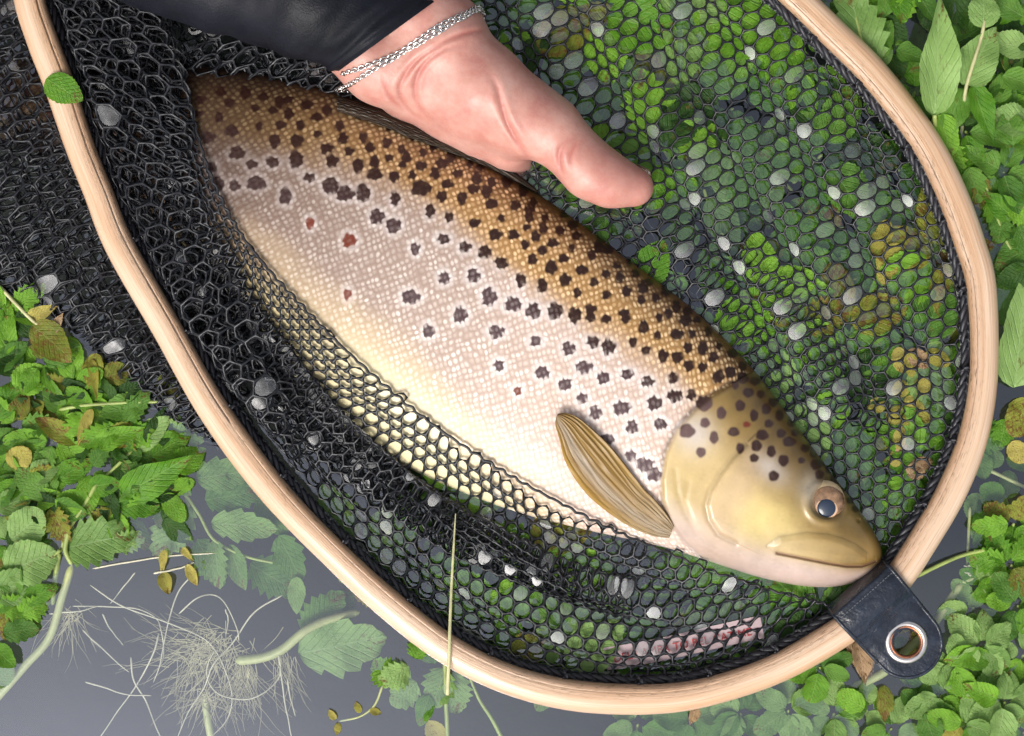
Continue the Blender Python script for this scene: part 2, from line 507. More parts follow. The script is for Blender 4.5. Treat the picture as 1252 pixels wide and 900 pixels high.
# soft unevenness of the flank
Z = Z + np.where(top, 1.1 * vnoise(X * 0.035, Y * 0.035, 5) * np.abs(sa), 0)

world_v = P(X, Y, Z)
FISH_TOP = None

SPOTS = """312,132 334,135 353,139 387,143 317,154 343,153 367,153 388,164 283,160 243,139 268,143 280,126 245,122 255,168 336,172 363,172 397,182 406,197 290,187 333,198 308,201 362,195 258,205 418,170 300,113 270,112 322,118 342,125 378,217
420,169 427,185 438,202 452,180 458,213 476,193 482,216 504,214 515,230 515,203 492,201 532,212 547,225 540,240 565,242 559,212 579,231 583,218 598,250 444,236 483,243 526,258 549,265 461,265 407,197 405,227 402,181 415,154 444,168 473,175 491,182 517,187 497,192 458,198 551,194 540,200 587,205 553,187
287,227 313,224 349,240 402,227 422,237 265,225 481,276 508,304 580,273 606,287 542,292 569,302 601,249 613,267 543,340 579,337 502,363 598,363 563,385 612,320 593,308
630,251 644,278 628,287 642,299 664,279 676,297 655,289 663,306 651,317 674,327 689,316 699,303 685,282 724,311 711,330 741,335 754,325 758,339 666,267 647,257 652,248 705,288 691,342 726,345 614,322 637,342 663,349 583,272 601,223 595,234 647,266 743,305 732,302
627,372 652,380 679,380 703,385 706,358 722,378 722,387 741,361 766,356 741,390 765,389 607,406 655,417 695,426 725,418 744,424 774,418 610,447 663,456 691,470 714,449 737,462 767,458
786,352 777,334 793,345 784,367 802,364 806,388 763,383 787,400 804,410 817,383 827,375 838,392 828,409 846,408 841,425 859,426 852,391 840,381 790,428 811,435 828,437 872,437 879,423
712,487 728,505 760,499 792,467 800,493 773,522 808,519 825,484 845,483 823,462 842,447 859,449 877,462 861,493 771,557 742,538 788,568 800,580 760,585 742,360 524,405
882,505 905,496 922,508 897,528 932,532 873,535 862,517 857,553 840,527 922,560 946,582 943,552 958,563 953,508 972,529 995,553 998,568 1015,573 937,500 923,466 908,448 880,460 899,471 908,462 893,455 1007,562 1030,598 1040,612 965,540 985,548 940,518 955,530 915,480 930,482 945,492 968,515 1020,588 1046,622 925,545 905,548 1002,580
700,275 770,318 815,355 866,405 895,432 690,262 735,292 640,232 620,222 575,200 530,178 505,165 475,155 440,142 400,135 375,128 352,122""".split()
SP = np.array([tuple(map(float, t.split(','))) for t in SPOTS])
BIG = {(438, 202), (515, 230), (427, 294), (674, 327), (597, 362), (861, 493), (897, 528), (606, 287)} - {(897, 528)}
r2 = np.random.default_rng(3)
rad = []
for x, y in SP:
    if (x, y) in BIG: r = 10.0
    elif x > 850 and y > 470: r = 5.9
    else:
        dmin = float(np.min(np.hypot(Dc[:, 0] - x, Dc[:, 1] - y)))
        r = 6.2 + 2.2 * float(sm(dmin, 55, 110))
    rad.append(r * r2.uniform(0.74, 1.24))
rad = np.array(rad)
extra = [(427, 294, 9.0, 2), (379, 273, 6.0, 2), (425, 360, 5.5, 3), (633, 478, 5.0, 3), (913, 519, 4.0, 3), (980, 563, 4.0, 0)]
# tail part, under the folded net
for k in range(70):
    x = r2.uniform(-60, 250); y = r2.uniform(70, 190)
    SP = np.vstack([SP, [x, y]]); rad = np.append(rad, r2.uniform(5.5, 7.5))
for e in extra:
    SP = np.vstack([SP, [e[0], e[1]]]); rad = np.append(rad, e[2])
kind_red = np.zeros(len(SP)); kind_red[-len(extra):] = [1 if e[3] >= 2 else 0 for e in extra]

xs, ys = X.ravel(), Y.ravel()
spotd = np.full(xs.shape, -30.0)
redm = np.zeros(xs.shape); darkm = np.zeros(xs.shape)
# axis-aligned with the fish: spots are a little taller than long, foreshortened near the back
cell = {}
order = np.argsort(xs)
xsort = xs[order]
for (x, y), r, kr in zip(SP, rad, kind_red):
    i0, i1 = np.searchsorted(xsort, x - 34), np.searchsorted(xsort, x + 34)
    idx = order[i0:i1]
    ex, ey = xs[idx] - x, ys[idx] - y
    m = np.abs(ey) < 34
    idx = idx[m]; ex = ex[m]; ey = ey[m]
    ang = r2.uniform(0, 3.14); q = r2.uniform(0.85, 1.2)
    a = np.arctan2(ey, ex)
    sh_ = 0.45 if (x > 850 and y > 470) else 0.7
    rr = r * (1 + sh_ * (0.10 * np.sin(3 * a + ang) + 0.08 * np.sin(5 * a + 2 * ang)))
    d = rr - np.hypot(ex * q, ey / q)
    u = d > spotd[idx]
    spotd[idx] = np.where(u, d, spotd[idx])
    redm[idx] = np.where(u & (d > -14), kr, redm[idx])
spotd = np.where(top.ravel(), spotd, -30)

# base colour by place on the body
def lerp(a, b, t):
    return np.asarray(a)[None, :] * (1 - t[:, None]) + np.asarray(b)[None, :] * t[:, None]
w = wv.ravel(); db = dback.ravel()
nz = vnoise(xs * 0.02, ys * 0.02, 8) * 15 + vnoise(xs * 0.08, ys * 0.08, 9) * 8
gold_edge = np.interp(xs, [0, 250, 420, 520, 640, 740, 830, 900], [100, 96, 88, 86, 88, 92, 98, 100]) + nz
back_c = np.array([0.13, 0.062, 0.016]); gold_c = np.array([0.43, 0.24, 0.080])
tail_f = np.interp(xs + 0.25 * (ys - 250), [230, 300, 420, 540, 650], [1.0, 0.9, 0.55, 0.22, 0.0])  # browner tail, with the sleeve's shade painted into its colour
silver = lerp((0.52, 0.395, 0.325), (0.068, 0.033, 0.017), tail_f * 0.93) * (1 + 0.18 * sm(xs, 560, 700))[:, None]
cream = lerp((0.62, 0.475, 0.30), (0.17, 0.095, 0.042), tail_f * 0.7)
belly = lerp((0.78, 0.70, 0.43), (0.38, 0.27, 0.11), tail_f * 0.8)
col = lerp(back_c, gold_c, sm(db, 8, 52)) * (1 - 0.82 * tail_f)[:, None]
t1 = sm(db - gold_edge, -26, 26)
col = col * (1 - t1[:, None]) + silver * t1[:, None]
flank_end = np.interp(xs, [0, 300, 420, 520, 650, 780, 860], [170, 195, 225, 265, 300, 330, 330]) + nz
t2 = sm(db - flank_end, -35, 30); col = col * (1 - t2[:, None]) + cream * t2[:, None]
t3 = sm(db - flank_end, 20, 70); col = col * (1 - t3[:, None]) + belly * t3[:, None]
col = col * (1 - 0.45 * (1 - sm(xs + 0.5 * (ys - 150), 230, 400)))[:, None]  # more painted shade towards the tail end
# head
hm = headm.ravel()
hb = db
hcol = lerp((0.13, 0.078, 0.020), (0.33, 0.215, 0.066), sm(hb, 14, 88))
th_ = sm(hb, 66, 132)
hcol = hcol * (1 - th_)[:, None] + np.array([0.61, 0.45, 0.20])[None] * th_[:, None]
t = sm(w, 0.72, 0.92); hcol = hcol * (1 - t)[:, None] + np.array([0.60, 0.45, 0.38])[None] * t[:, None]
def patch(cx, cy, rx, ry, c, amt, ang=0):
    global hcol
    dx, dy = xs - cx, ys - cy
    ca_, sa_ = math.cos(ang), math.sin(ang)
    e = np.exp(-(((dx * ca_ + dy * sa_) / rx) ** 2 + ((-dx * sa_ + dy * ca_) / ry) ** 2)) * amt
    hcol = hcol * (1 - e[:, None]) + np.asarray(c)[None] * e[:, None]
patch(925, 636, 44, 26, (0.70, 0.56, 0.21), 0.8)         # yellow cheek
patch(850, 530, 24, 26, (0.58, 0.52, 0.49), 0.8)           # bluish white behind the eye
patch(940, 572, 26, 15, (0.58, 0.53, 0.50), 0.7, 0.7)
patch(990, 600, 14, 20, (0.60, 0.54, 0.44), 0.55)
patch(1000, 668, 48, 10, (0.47, 0.34, 0.15), 0.55, 0.1)
patch(975, 700, 60, 12, (0.62, 0.47, 0.41), 0.8, 0.15)
patch(905, 590, 22, 40, (0.60, 0.43, 0.28), 0.5, 0.5)
patch(1064, 668, 16, 18, (0.34, 0.21, 0.06), 0.75)
patch(880, 640, 26, 40, (0.66, 0.46, 0.30), 0.5)
patch(1040, 628, 26, 12, (0.28, 0.19, 0.06), 0.7, 0.9)
mot = 0.10 * vnoise(xs * 0.06, ys * 0.06, 21) + 0.08 * vnoise(xs * 0.2, ys * 0.2, 22) + 0.22 * np.clip(vnoise(xs * 0.16, ys * 0.16, 23), -1, 0.3) * (1 - sm(hb, 40, 110))
mx_e = np.exp(-(dMT.ravel() / 2.2) ** 2) * 0.22 + np.exp(-(dMB.ravel() / 2.0) ** 2) * 0.10
pore = np.clip(vnoise(xs * 0.55, ys * 0.55, 91) * vnoise(xs * 0.4, ys * 0.4, 92) * 2, -0.5, 0.5)
mot = mot + 0.10 * pore - mx_e
hcol *= (1 + mot)[:, None] * (1 - 0.22 * sm(w, 0.55, 0.85))[:, None] * 0.9
hcol = hcol * (1 - 0.18 * np.exp(-(dP.ravel() / 3.5) ** 2) * (hb > 60))[:, None]

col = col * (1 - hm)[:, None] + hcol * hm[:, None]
# dark skin line along the gill cover edge
gl = np.exp(-((hd.ravel() + 2.5) / 2.5) ** 2) * near.ravel() * (1 - sm(ys, 560, 640))
col = col * (1 - 0.6 * gl)[:, None] + np.array([0.05, 0.045, 0.05])[None] * (0.6 * gl)[:, None]
mt = np.exp(-(dM.ravel() / 1.6) ** 2) * near.ravel()
col = col * (1 - 0.6 * mt)[:, None] + np.array([0.20, 0.10, 0.07])[None] * (0.6 * mt)[:, None]
under = ~top.ravel()
# spot colour: brown-black on the back, red-brown at the tail, slate purple on the flank
sc = lerp((0.030, 0.011, 0.008), (0.080, 0.044, 0.048), sm(db - gold_edge, -5, 60) * (1 - tail_f))
sc = sc * (1 - hm)[:, None] + lerp((0.035, 0.013, 0.009), (0.12, 0.07, 0.065), sm(-xs, -920, -850))* hm[:, None]
sc = sc * (1 - redm)[:, None] + np.array([0.15, 0.028, 0.012])[None] * redm[:, None]
scale_amt = (1 - hm) * np.clip(1 - 0.4 * t2 - 0.4 * t3, 0, 1)
gold_amt = (1 - 0.9 * tail_f) * (1 - sm(db - gold_edge, -16, 18)) * (1 - hm) * sm(db, 4, 20)
silv_amt = sm(db - gold_edge, -16, 25) * (1 - t3) * (1 - hm) * (1 - 0.85 * tail_f)
arc_u = np.concatenate([[0], np.cumsum(np.linalg.norm(np.diff(Cc[:, :2], axis=0), axis=1))])
suv = np.zeros((NU, NV, 3)); suv[..., 0] = arc_u[:, None]
# across: true arc length round the section
ring = np.stack([X, Y, Z], -1)
dv = np.linalg.norm(np.diff(ring, axis=1), axis=2)
suv[:, 1:, 1] = np.cumsum(dv, axis=1)

i = np.arange(NU - 1)[:, None]; j = np.arange(NV)[None, :]; j2 = (j + 1) % NV
faces = np.stack([i * NV + j, (i + 1) * NV + j, (i + 1) * NV + j2, i * NV + j2], -1).reshape(-1, 4)
fish_me = mesh_from('trout_body', world_v.reshape(-1, 3), faces, True)
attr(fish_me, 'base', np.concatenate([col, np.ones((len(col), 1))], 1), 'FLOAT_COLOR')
attr(fish_me, 'spotc', np.concatenate([np.clip(sc, 0, 1), np.ones((len(col), 1))], 1), 'FLOAT_COLOR')
attr(fish_me, 'spotd', spotd, 'FLOAT')
attr(fish_me, 'scale_amt', scale_amt, 'FLOAT')
attr(fish_me, 'gold_amt', gold_amt, 'FLOAT')
attr(fish_me, 'silv_amt', silv_amt, 'FLOAT')
attr(fish_me, 'suv', suv.reshape(-1, 3), 'FLOAT_VECTOR')

def mat_trout():
    m, nt, N, L, out = new_mat('trout_skin')
    suv_ = attr_node(nt, 'suv').outputs['Vector']
    k = 1 / 6.6
    mp = mapping(nt, suv_, (k, k * 0.92, 0), rot=(0, 0, math.radians(45)))
    wob = noise(nt, mapping(nt, suv_, (0.03, 0.03, 0)), 1.0, 2)
    mpv = N.new('ShaderNodeVectorMath'); mpv.operation = 'MULTIPLY_ADD'
    L.new(wob.outputs['Color'], mpv.inputs[0]); mpv.inputs[1].default_value = (1.6, 1.6, 0); L.new(mp, mpv.inputs[2])
    vo = N.new('ShaderNodeTexVoronoi'); vo.voronoi_dimensions = '2D'; vo.inputs['Scale'].default_value = 1.0; vo.inputs['Randomness'].default_value = 0.36
    L.new(mpv.outputs[0], vo.inputs['Vector'])
    dist = vo.outputs['Distance']
    dome = math_node(nt, 'SUBTRACT', 1.0, math_node(nt, 'MULTIPLY', dist, 1.45), clamp=True)   # 1 at a scale's middle
    pz_ = noise(nt, mapping(nt, suv_, (0.035, 0.05, 0)), 1.0, 4, 0.6)
    patchy = math_node(nt, 'MULTIPLY_ADD', pz_.outputs[0], 2.2, -0.55, clamp=True)
    rnd = N.new('ShaderNodeSeparateColor'); L.new(vo.outputs['Color'], rnd.inputs[0])
    samt = attr_node(nt, 'scale_amt').outputs['Fac']
    gold = attr_node(nt, 'gold_amt').outputs['Fac']
    silv = attr_node(nt, 'silv_amt').outputs['Fac']
    base = attr_node(nt, 'base').outputs['Color']
    spc = attr_node(nt, 'spotc').outputs['Color']
    sd = attr_node(nt, 'spotd').outputs['Fac']
    mr = N.new('ShaderNodeMapRange'); mr.interpolation_type = 'SMOOTHSTEP'
    mr.inputs['From Min'].default_value = 0.50; mr.inputs['From Max'].default_value = 0.14
    L.new(dist, mr.inputs['Value']); core = mr.outputs[0]
    # dark skin between scales, each scale's glint painted bright on its middle
    rim = math_node(nt, 'MULTIPLY', math_node(nt, 'SUBTRACT', 1.0, dome), samt)
    c = mix_col(nt, math_node(nt, 'MULTIPLY', rim, 0.32), base, mix_col(nt, 0.5, base, (0.20, 0.10, 0.09)))
    gm = math_node(nt, 'MULTIPLY', math_node(nt, 'MULTIPLY', gold, core), math_node(nt, 'ADD', math_node(nt, 'MULTIPLY', rnd.outputs[0], 0.7), 0.3))
    gm = math_node(nt, 'MULTIPLY', gm, math_node(nt, 'MULTIPLY_ADD', patchy, 0.6, 0.6))
    c = mix_col(nt, gm, c, (0.98, 0.70, 0.40))
    smk = math_node(nt, 'MULTIPLY', math_node(nt, 'MULTIPLY', silv, core), math_node(nt, 'ADD', math_node(nt, 'MULTIPLY', rnd.outputs[1], 0.75), 0.15))
    smk = math_node(nt, 'MULTIPLY', smk, math_node(nt, 'MULTIPLY_ADD', patchy, 0.95, 0.22))
    c = mix_col(nt, smk, c, (0.97, 0.88, 0.81))
    # pale halo round flank spots
    halo_in = N.new('ShaderNodeMapRange'); halo_in.interpolation_type = 'SMOOTHSTEP'
    halo_in.inputs['From Min'].default_value = -9.0; halo_in.inputs['From Max'].default_value = -1.0
    L.new(sd, halo_in.inputs['Value'])
    hal = math_node(nt, 'MULTIPLY', math_node(nt, 'MULTIPLY', halo_in.outputs[0], silv), 0.6)
    c = mix_col(nt, hal, c, (0.80, 0.73, 0.70))
    # spots, their edges stepping round the scales
    e = math_node(nt, 'SUBTRACT', sd, math_node(nt, 'MULTIPLY', math_node(nt, 'MULTIPLY', math_node(nt, 'SUBTRACT', dome, 0.35), samt), math_node(nt, 'MULTIPLY_ADD', silv, 2.0, 1.8)))
    sp_in = N.new('ShaderNodeMapRange'); sp_in.interpolation_type = 'SMOOTHSTEP'
    sp_in.inputs['From Min'].default_value = -2.0; sp_in.inputs['From Max'].default_value = 1.6
    L.new(e, sp_in.inputs['Value'])
    spv = noise(nt, mapping(nt, suv_, (0.12, 0.12, 0)), 1.0, 3)
    spf = math_node(nt, 'MULTIPLY', sp_in.outputs[0], math_node(nt, 'MULTIPLY_ADD', spv.outputs[0], 0.3, 0.84, clamp=True))
    spf = math_node(nt, 'MULTIPLY', spf, math_node(nt, 'SUBTRACT', 1.0, math_node(nt, 'MULTIPLY', math_node(nt, 'MULTIPLY', core, silv), 0.14)))
    c = mix_col(nt, spf, c, spc)
    b = principled(nt, out, Roughness=0.38)
    b.inputs['Specular IOR Level'].default_value = 0.32
    L.new(c, b.inputs['Base Color'])
    L.new(math_node(nt, 'SUBTRACT', 0.55, math_node(nt, 'MULTIPLY', math_node(nt, 'MULTIPLY', samt, 3.0, clamp=True), 0.43)), b.inputs['Coat Weight']); b.inputs['Coat Roughness'].default_value = 0.14
    b.inputs['Subsurface Weight'].default_value = 0.08
    b.inputs['Subsurface Radius'].default_value = (1, 0.5, 0.3); b.inputs['Subsurface Scale'].default_value = 0.002
    tilt = math_node(nt, 'MULTIPLY', rnd.outputs[2], 0.25)
    h = math_node(nt, 'MULTIPLY', math_node(nt, 'ADD', dome, tilt), samt)
    sn = noise(nt, mapping(nt, suv_, (0.30, 0.30, 0.30)), 1.0, 6, 0.7)
    h = math_node(nt, 'ADD', h, math_node(nt, 'MULTIPLY', sn.outputs[0], 0.35))
    L.new(bump(nt, h, 0.00019, 0.8), b.inputs['Normal'])
    return m
M['trout'] = mat_trout()
trout = link('trout', fish_me, M['trout'], label='large spotted brown trout lying on its side in the landing net', cat='fish')

# height of the fish above the water for things that lie on it
HG = 4.0
hx0, hy0 = -120, 0
hgrid = np.full((240, 320), -200.0)
tm = top.ravel()
gi = ((ys[tm] - hy0) / HG).astype(int); gj = ((xs[tm] - hx0) / HG).astype(int)
ok = (gi >= 0) & (gi < 240) & (gj >= 0) & (gj < 320)
np.maximum.at(hgrid, (gi[ok], gj[ok]), Z.ravel()[tm][ok])
def fish_h(x, y):
    i_ = np.clip(((np.asarray(y) - hy0) / HG).astype(int), 0, 239); j_ = np.clip(((np.asarray(x) - hx0) / HG).astype(int), 0, 319)
    return hgrid[i_, j_]

# eye: a domed ball with a pale ringed iris and a cloudy pupil
def dome_mesh(name, cx, cy, z0, r, h, n=28, m=8, tilt=(0, 0), start=0.0):
    vs = []
    for a in range(m + 1):
        t = start + (1 - start) * a / m
        for b_ in range(n):
            th = 2 * math.pi * b_ / n
            zz = h * math.sqrt(max(0, 1 - t * t))
            x_, y_ = r * t * math.cos(th), r * t * math.sin(th)
            vs.append((cx + x_, cy + y_, z0 + zz + tilt[0] * x_ + tilt[1] * y_))
    f = []
    for a in range(m):
        for b_ in range(n):
            f.append((a * n + b_, (a + 1) * n + b_, (a + 1) * n + (b_ + 1) % n, a * n + (b_ + 1) % n))
    return mesh_from(name, PP(np.array(vs)), np.array(f), True)
ez = float(fish_h(EYE[0], EYE[1])) + 0.0
M['iris'] = mat_simple('iris', (0.22, 0.13, 0.075), 0.12, 0.1, 0.6, nscale=260, namp=0.7)
M['pupil'] = mat_simple('pupil', (0.018, 0.030, 0.055), 0.10, 0.0, 0.5)
M['eye_ring'] = mat_simple('eye_ring', (0.60, 0.40, 0.26), 0.3, 0.0, 0.5)
M['eye_rim'] = mat_simple('eye_rim', (0.34, 0.26, 0.15), 0.3, nscale=300, namp=0.25)
ETILT = (-0.10, 0.22)
link('eye_rim', dome_mesh('eye_rim', EYE[0] - 3.0, EYE[1] - 2.0, ez - 1.0, 25.0, 7.5, tilt=(0.06, -0.05)), M['eye_rim'], trout)
eye = link('eye', dome_mesh('eye', EYE[0], EYE[1], ez + 0.5, 22.0, 9.0, tilt=(0.06, -0.05)), M['iris'], trout)
link('pupil_ring', dome_mesh('pupil_ring', EYE[0] - 0.5, EYE[1] + 7, ez + 6.3, 14.0, 3.0, tilt=(0.06, -0.10)), M['eye_ring'], trout)
link('pupil', dome_mesh('pupil', EYE[0] - 0.5, EYE[1] + 7.2, ez + 7.2, 12.2, 3.0, tilt=(0.06, -0.10)), M['pupil'], trout)

# fins
def mat_fin(name, c_edge, c_mid, c_pale, c_base=(0.60, 0.50, 0.38)):
    m, nt, N, L, out = new_mat(name)
    a = attr_node(nt, 'fuv').outputs['Vector']
    sep = N.new('ShaderNodeSeparateXYZ'); L.new(a, sep.inputs[0])
    n = noise(nt, mapping(nt, a, (1.5, 9, 1)), 1.0, 4)
    c = ramp(nt, math_node(nt, 'ADD', sep.outputs[1], math_node(nt, 'MULTIPLY', math_node(nt, 'SUBTRACT', n.outputs[0], 0.5), 0.35)),
             [(0.0, c_edge), (0.18, c_mid), (0.45, c_mid), (0.66, c_pale), (0.85, c_mid), (1.0, c_edge)])
    basew = ramp(nt, sep.outputs[0], [(0.05, (1, 1, 1)), (0.45, (0, 0, 0))])
    c = mix_col(nt, math_node(nt, 'MULTIPLY', basew, 0.7), c, c_base)
    wv_ = noise(nt, mapping(nt, a, (2.2, 5, 1), loc=(4, 4, 0)), 1.0, 2)
    rays = math_node(nt, 'ABSOLUTE', math_node(nt, 'SINE', math_node(nt, 'ADD', math_node(nt, 'MULTIPLY', sep.outputs[1], 28.0), math_node(nt, 'MULTIPLY', wv_.outputs[0], 5.0))))
    c = mix_col(nt, math_node(nt, 'MULTIPLY', math_node(nt, 'POWER', math_node(nt, 'SUBTRACT', 1.0, rays), 3.0), 0.35), c, (0.16, 0.10, 0.06))
    b = N.new('ShaderNodeBsdfPrincipled'); b.inputs['Roughness'].default_value = 0.35
    L.new(c, b.inputs['Base Color']); L.new(bump(nt, rays, 0.0006, 0.7), b.inputs['Normal'])
    t = N.new('ShaderNodeBsdfTranslucent'); L.new(c, t.inputs[0])
    mx = N.new('ShaderNodeMixShader'); mx.inputs[0].default_value = 0.3
    L.new(b.outputs[0], mx.inputs[1]); L.new(t.outputs[0], mx.inputs[2]); L.new(mx.outputs[0], out.inputs[0])
    return m
M['pec'] = mat_fin('fin_ochre', (0.40, 0.235, 0.04), (0.34, 0.20, 0.05), (0.40, 0.315, 0.22), (0.46, 0.37, 0.26))
M['darkfin'] = mat_fin('fin_dark', (0.035, 0.022, 0.012), (0.05, 0.032, 0.017), (0.07, 0.045, 0.028), (0.05, 0.03, 0.016))

def fin(name, up, lo, zf, mat, nu=40, nv=36, thick=1.6):
    """up/lo: the two long edges from base to tip; zf(x,y,u,v) the height"""
    U = catmull(up, nu); Lo = catmull(lo, nu)
    v = np.linspace(0, 1, nv)
    G = U[:, None, :] * (1 - v)[None, :, None] + Lo[:, None, :] * v[None, :, None]
    uu = np.linspace(0, 1, nu)[:, None] + 0 * v; vv = v[None, :] + 0 * uu
    ridge = 0.5 * np.abs(np.sin(vv * 26 + 0.8 * np.sin(uu * 4 + vv * 9))) * sm(uu, 0.05, 0.3)
    z = zf(G[..., 0], G[..., 1], uu, vv)
    topv = np.stack([G[..., 0], G[..., 1], z + ridge], -1).reshape(-1, 3)
    botv = np.stack([G[..., 0], G[..., 1], z - thick], -1).reshape(-1, 3)
    i = np.arange(nu - 1)[:, None]; j = np.arange(nv - 1)[None, :]
    a = i * nv + j
    f1 = np.stack([a, a + 1, a + nv + 1, a + nv], -1).reshape(-1, 4)
    n0 = nu * nv
    f2 = f1[:, ::-1] + n0
    rim = []
    for q in range(nu - 1):
        rim += [(q * nv, (q + 1) * nv, n0 + (q + 1) * nv, n0 + q * nv), (q * nv + nv - 1, n0 + q * nv + nv - 1, n0 + (q + 1) * nv + nv - 1, (q + 1) * nv + nv - 1)]
    for q in range(nv - 1):
        rim += [((nu - 1) * nv + q, (nu - 1) * nv + q + 1, n0 + (nu - 1) * nv + q + 1, n0 + (nu - 1) * nv + q)]
    me = mesh_from(name, PP(np.vstack([topv, botv])), np.vstack([f1, f2, np.array(rim)]), True)
    fu = np.stack([uu, vv, 0 * uu], -1).reshape(-1, 3)
    attr(me, 'fuv', np.vstack([fu, fu]), 'FLOAT_VECTOR')
    return link(name, me, mat, trout)
def fin_base(x, y):
    acc = 0
    for dx_ in (-12, 0, 12):
        for dy_ in (-12, 0, 12): acc = acc + np.maximum(fish_h(x + dx_, y + dy_), 0)
    return acc / 9.0
fin('pectoral_fin', [(824, 644), (816, 630), (800, 610), (784, 594), (752, 552), (724, 524), (706, 510), (692, 505), (682, 506)],
    [(818, 658), (800, 656), (778, 648), (758, 637), (736, 621), (719, 606), (703, 586), (690, 562), (684, 538), (679, 520), (680, 510)],
    lambda x, y, u, v: fin_base(x, y) + 3.5 + 8 * u + 5 * np.sin(v * 3.1) * u, M['pec'])
fin('dorsal_fin', [(412, 116), (467, 132), (500, 145), (533, 158), (567, 174), (598, 190), (632, 212), (655, 230)],
    [(412, 136), (467, 154), (500, 168), (533, 180), (567, 193), (598, 205), (632, 222), (658, 236)],
    lambda x, y, u, v: fin_base(x, y) + 3 + 7 * np.sin(v * 3.0), M['darkfin'], thick=2.0)
fin('tail_fin', [(-66, 70), (-110, 30), (-170, -10), (-230, -40)], [(-76, 145), (-120, 185), (-175, 225), (-230, 260)],
    lambda x, y, u, v: -34 + 0 * x, M['darkfin'], thick=2.0)

# ------------------------------------------------------------------ the landing net
HOOP = [(34, -10), (52, 50), (71, 100), (98, 180), (120, 235), (146, 300), (203, 400), (260, 500), (334, 600), (414, 683), (480, 743), (544, 792), (607, 825), (671, 845), (737, 854), (815, 854), (880, 842), (955, 815), (1031, 771), (1070, 738), (1099, 706), (1127, 664), (1164, 600), (1191, 530), (1203, 452), (1200, 352), (1185, 295), (1160, 228), (1127, 166), (1070, 92), (1018, 40), (975, -2), (925, -45), (860, -95), (760, -155), (640, -210), (500, -255), (360, -280), (220, -285), (100, -260), (40, -200), (24, -110)]
HZ = 26.0
net = empty('landing_net', P(600, 400, 0), 'wooden hooped landing net with black rubber mesh holding the trout', 'landing net')
NH = 640
hc = catmull(HOOP, NH, closed=True)
ht = np.roll(hc, -1, 0) - np.roll(hc, 1, 0); ht /= np.linalg.norm(ht, axis=1)[:, None]
hn = np.stack([ht[:, 1], -ht[:, 0]], -1)         # points to the inside of the loop (checked below)
cen = np.array([620, 380.0])
sgn = np.sign(np.sum((cen - hc) * hn, axis=1)); hn *= np.sign(np.median(sgn))
# profile of the laminated strip: x towards the inside, z up
prof = []
for a in np.linspace(0, 2 * math.pi, 30, endpoint=False):
    c_, s_ = math.cos(a), math.sin(a)
    prof.append([18.6 * np.sign(c_) * abs(c_) ** 0.80, 16.0 * np.sign(s_) * abs(s_) ** 0.86])
prof = np.array(prof)
# fine open glue line along the top, nearer the inner edge
extra_p = [[6.4, None], [7.2, None], [7.8, None], [8.4, None], [9.2, None]]
up_i = [k for k in range(30) if prof[k, 1] > 0]
def prof_z(x): return float(np.interp(x, prof[up_i][::-1, 0], prof[up_i][::-1, 1]))
lst = [p_ for p_ in prof.tolist() if not (p_[1] > 0 and 6.0 < p_[0] < 9.6)]
ins = [[x, prof_z(x) - dz] for x, dz in ((6.2, 0), (7.0, 0.1), (7.4, 1.6), (8.2, 1.6), (8.6, 0.5), (9.4, 0.25))]
allp = sorted(lst + ins, key=lambda p_: math.atan2(p_[1] / 15.5, p_[0] / 18.6))
prof = np.array(allp); npf = len(prof)
al = np.arange(NH) * (2 * math.pi / NH)
wid = 1 + 0.025 * np.sin(al * 7 + 1) + 0.02 * np.sin(al * 13)
glue = (0.5 + 0.5 * np.sin(al * 5 + 0.6)) ** 1.5
hv = np.zeros((NH, npf, 3))
hv[..., 0] = hc[:, None, 0] + hn[:, None, 0] * prof[None, :, 0] * wid[:, None]
hv[..., 1] = hc[:, None, 1] + hn[:, None, 1] * prof[None, :, 0] * wid[:, None]
hv[..., 2] = HZ + prof[None, :, 1] + 1.2 * np.sin(al * 4)[:, None]
open_ = np.where((hc[:, 0] < 320) & (hc[:, 1] < 520), 1.0, 0.12)
gro = np.array([any(abs(p_[0] - x_) < 0.02 and p_[1] > 0 for x_ in (7.4, 8.2)) for p_ in prof])
hv[..., 2] += 1.6 * (1 - open_)[:, None] * gro[None, :]
i = np.arange(NH)[:, None]; j = np.arange(npf)[None, :]
f = np.stack([i * npf + j, ((i + 1) % NH) * npf + j, ((i + 1) % NH) * npf + (j + 1) % npf, i * npf + (j + 1) % npf], -1).reshape(-1, 4)
hoop_me = mesh_from('hoop', PP(hv).reshape(-1, 3), f, True)
hl = np.concatenate([[0], np.cumsum(np.linalg.norm(np.diff(hc, axis=0), axis=1))])
wuv = np.zeros((NH, npf, 3)); wuv[..., 0] = hl[:, None]; wuv[..., 1] = prof[None, :, 0]; wuv[..., 2] = prof[None, :, 1]
attr(hoop_me, 'wuv', wuv.reshape(-1, 3), 'FLOAT_VECTOR')
soil_shade = np.broadcast_to(sm(prof[:, 0], -7, 15), (NH, npf))  # dirt plus painted shade, growing towards the inner edge
attr(hoop_me, 'soil_shade', soil_shade.reshape(-1), 'FLOAT')
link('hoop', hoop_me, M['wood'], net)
HIN = hc + hn * 19.0                                # inner edge of the wood

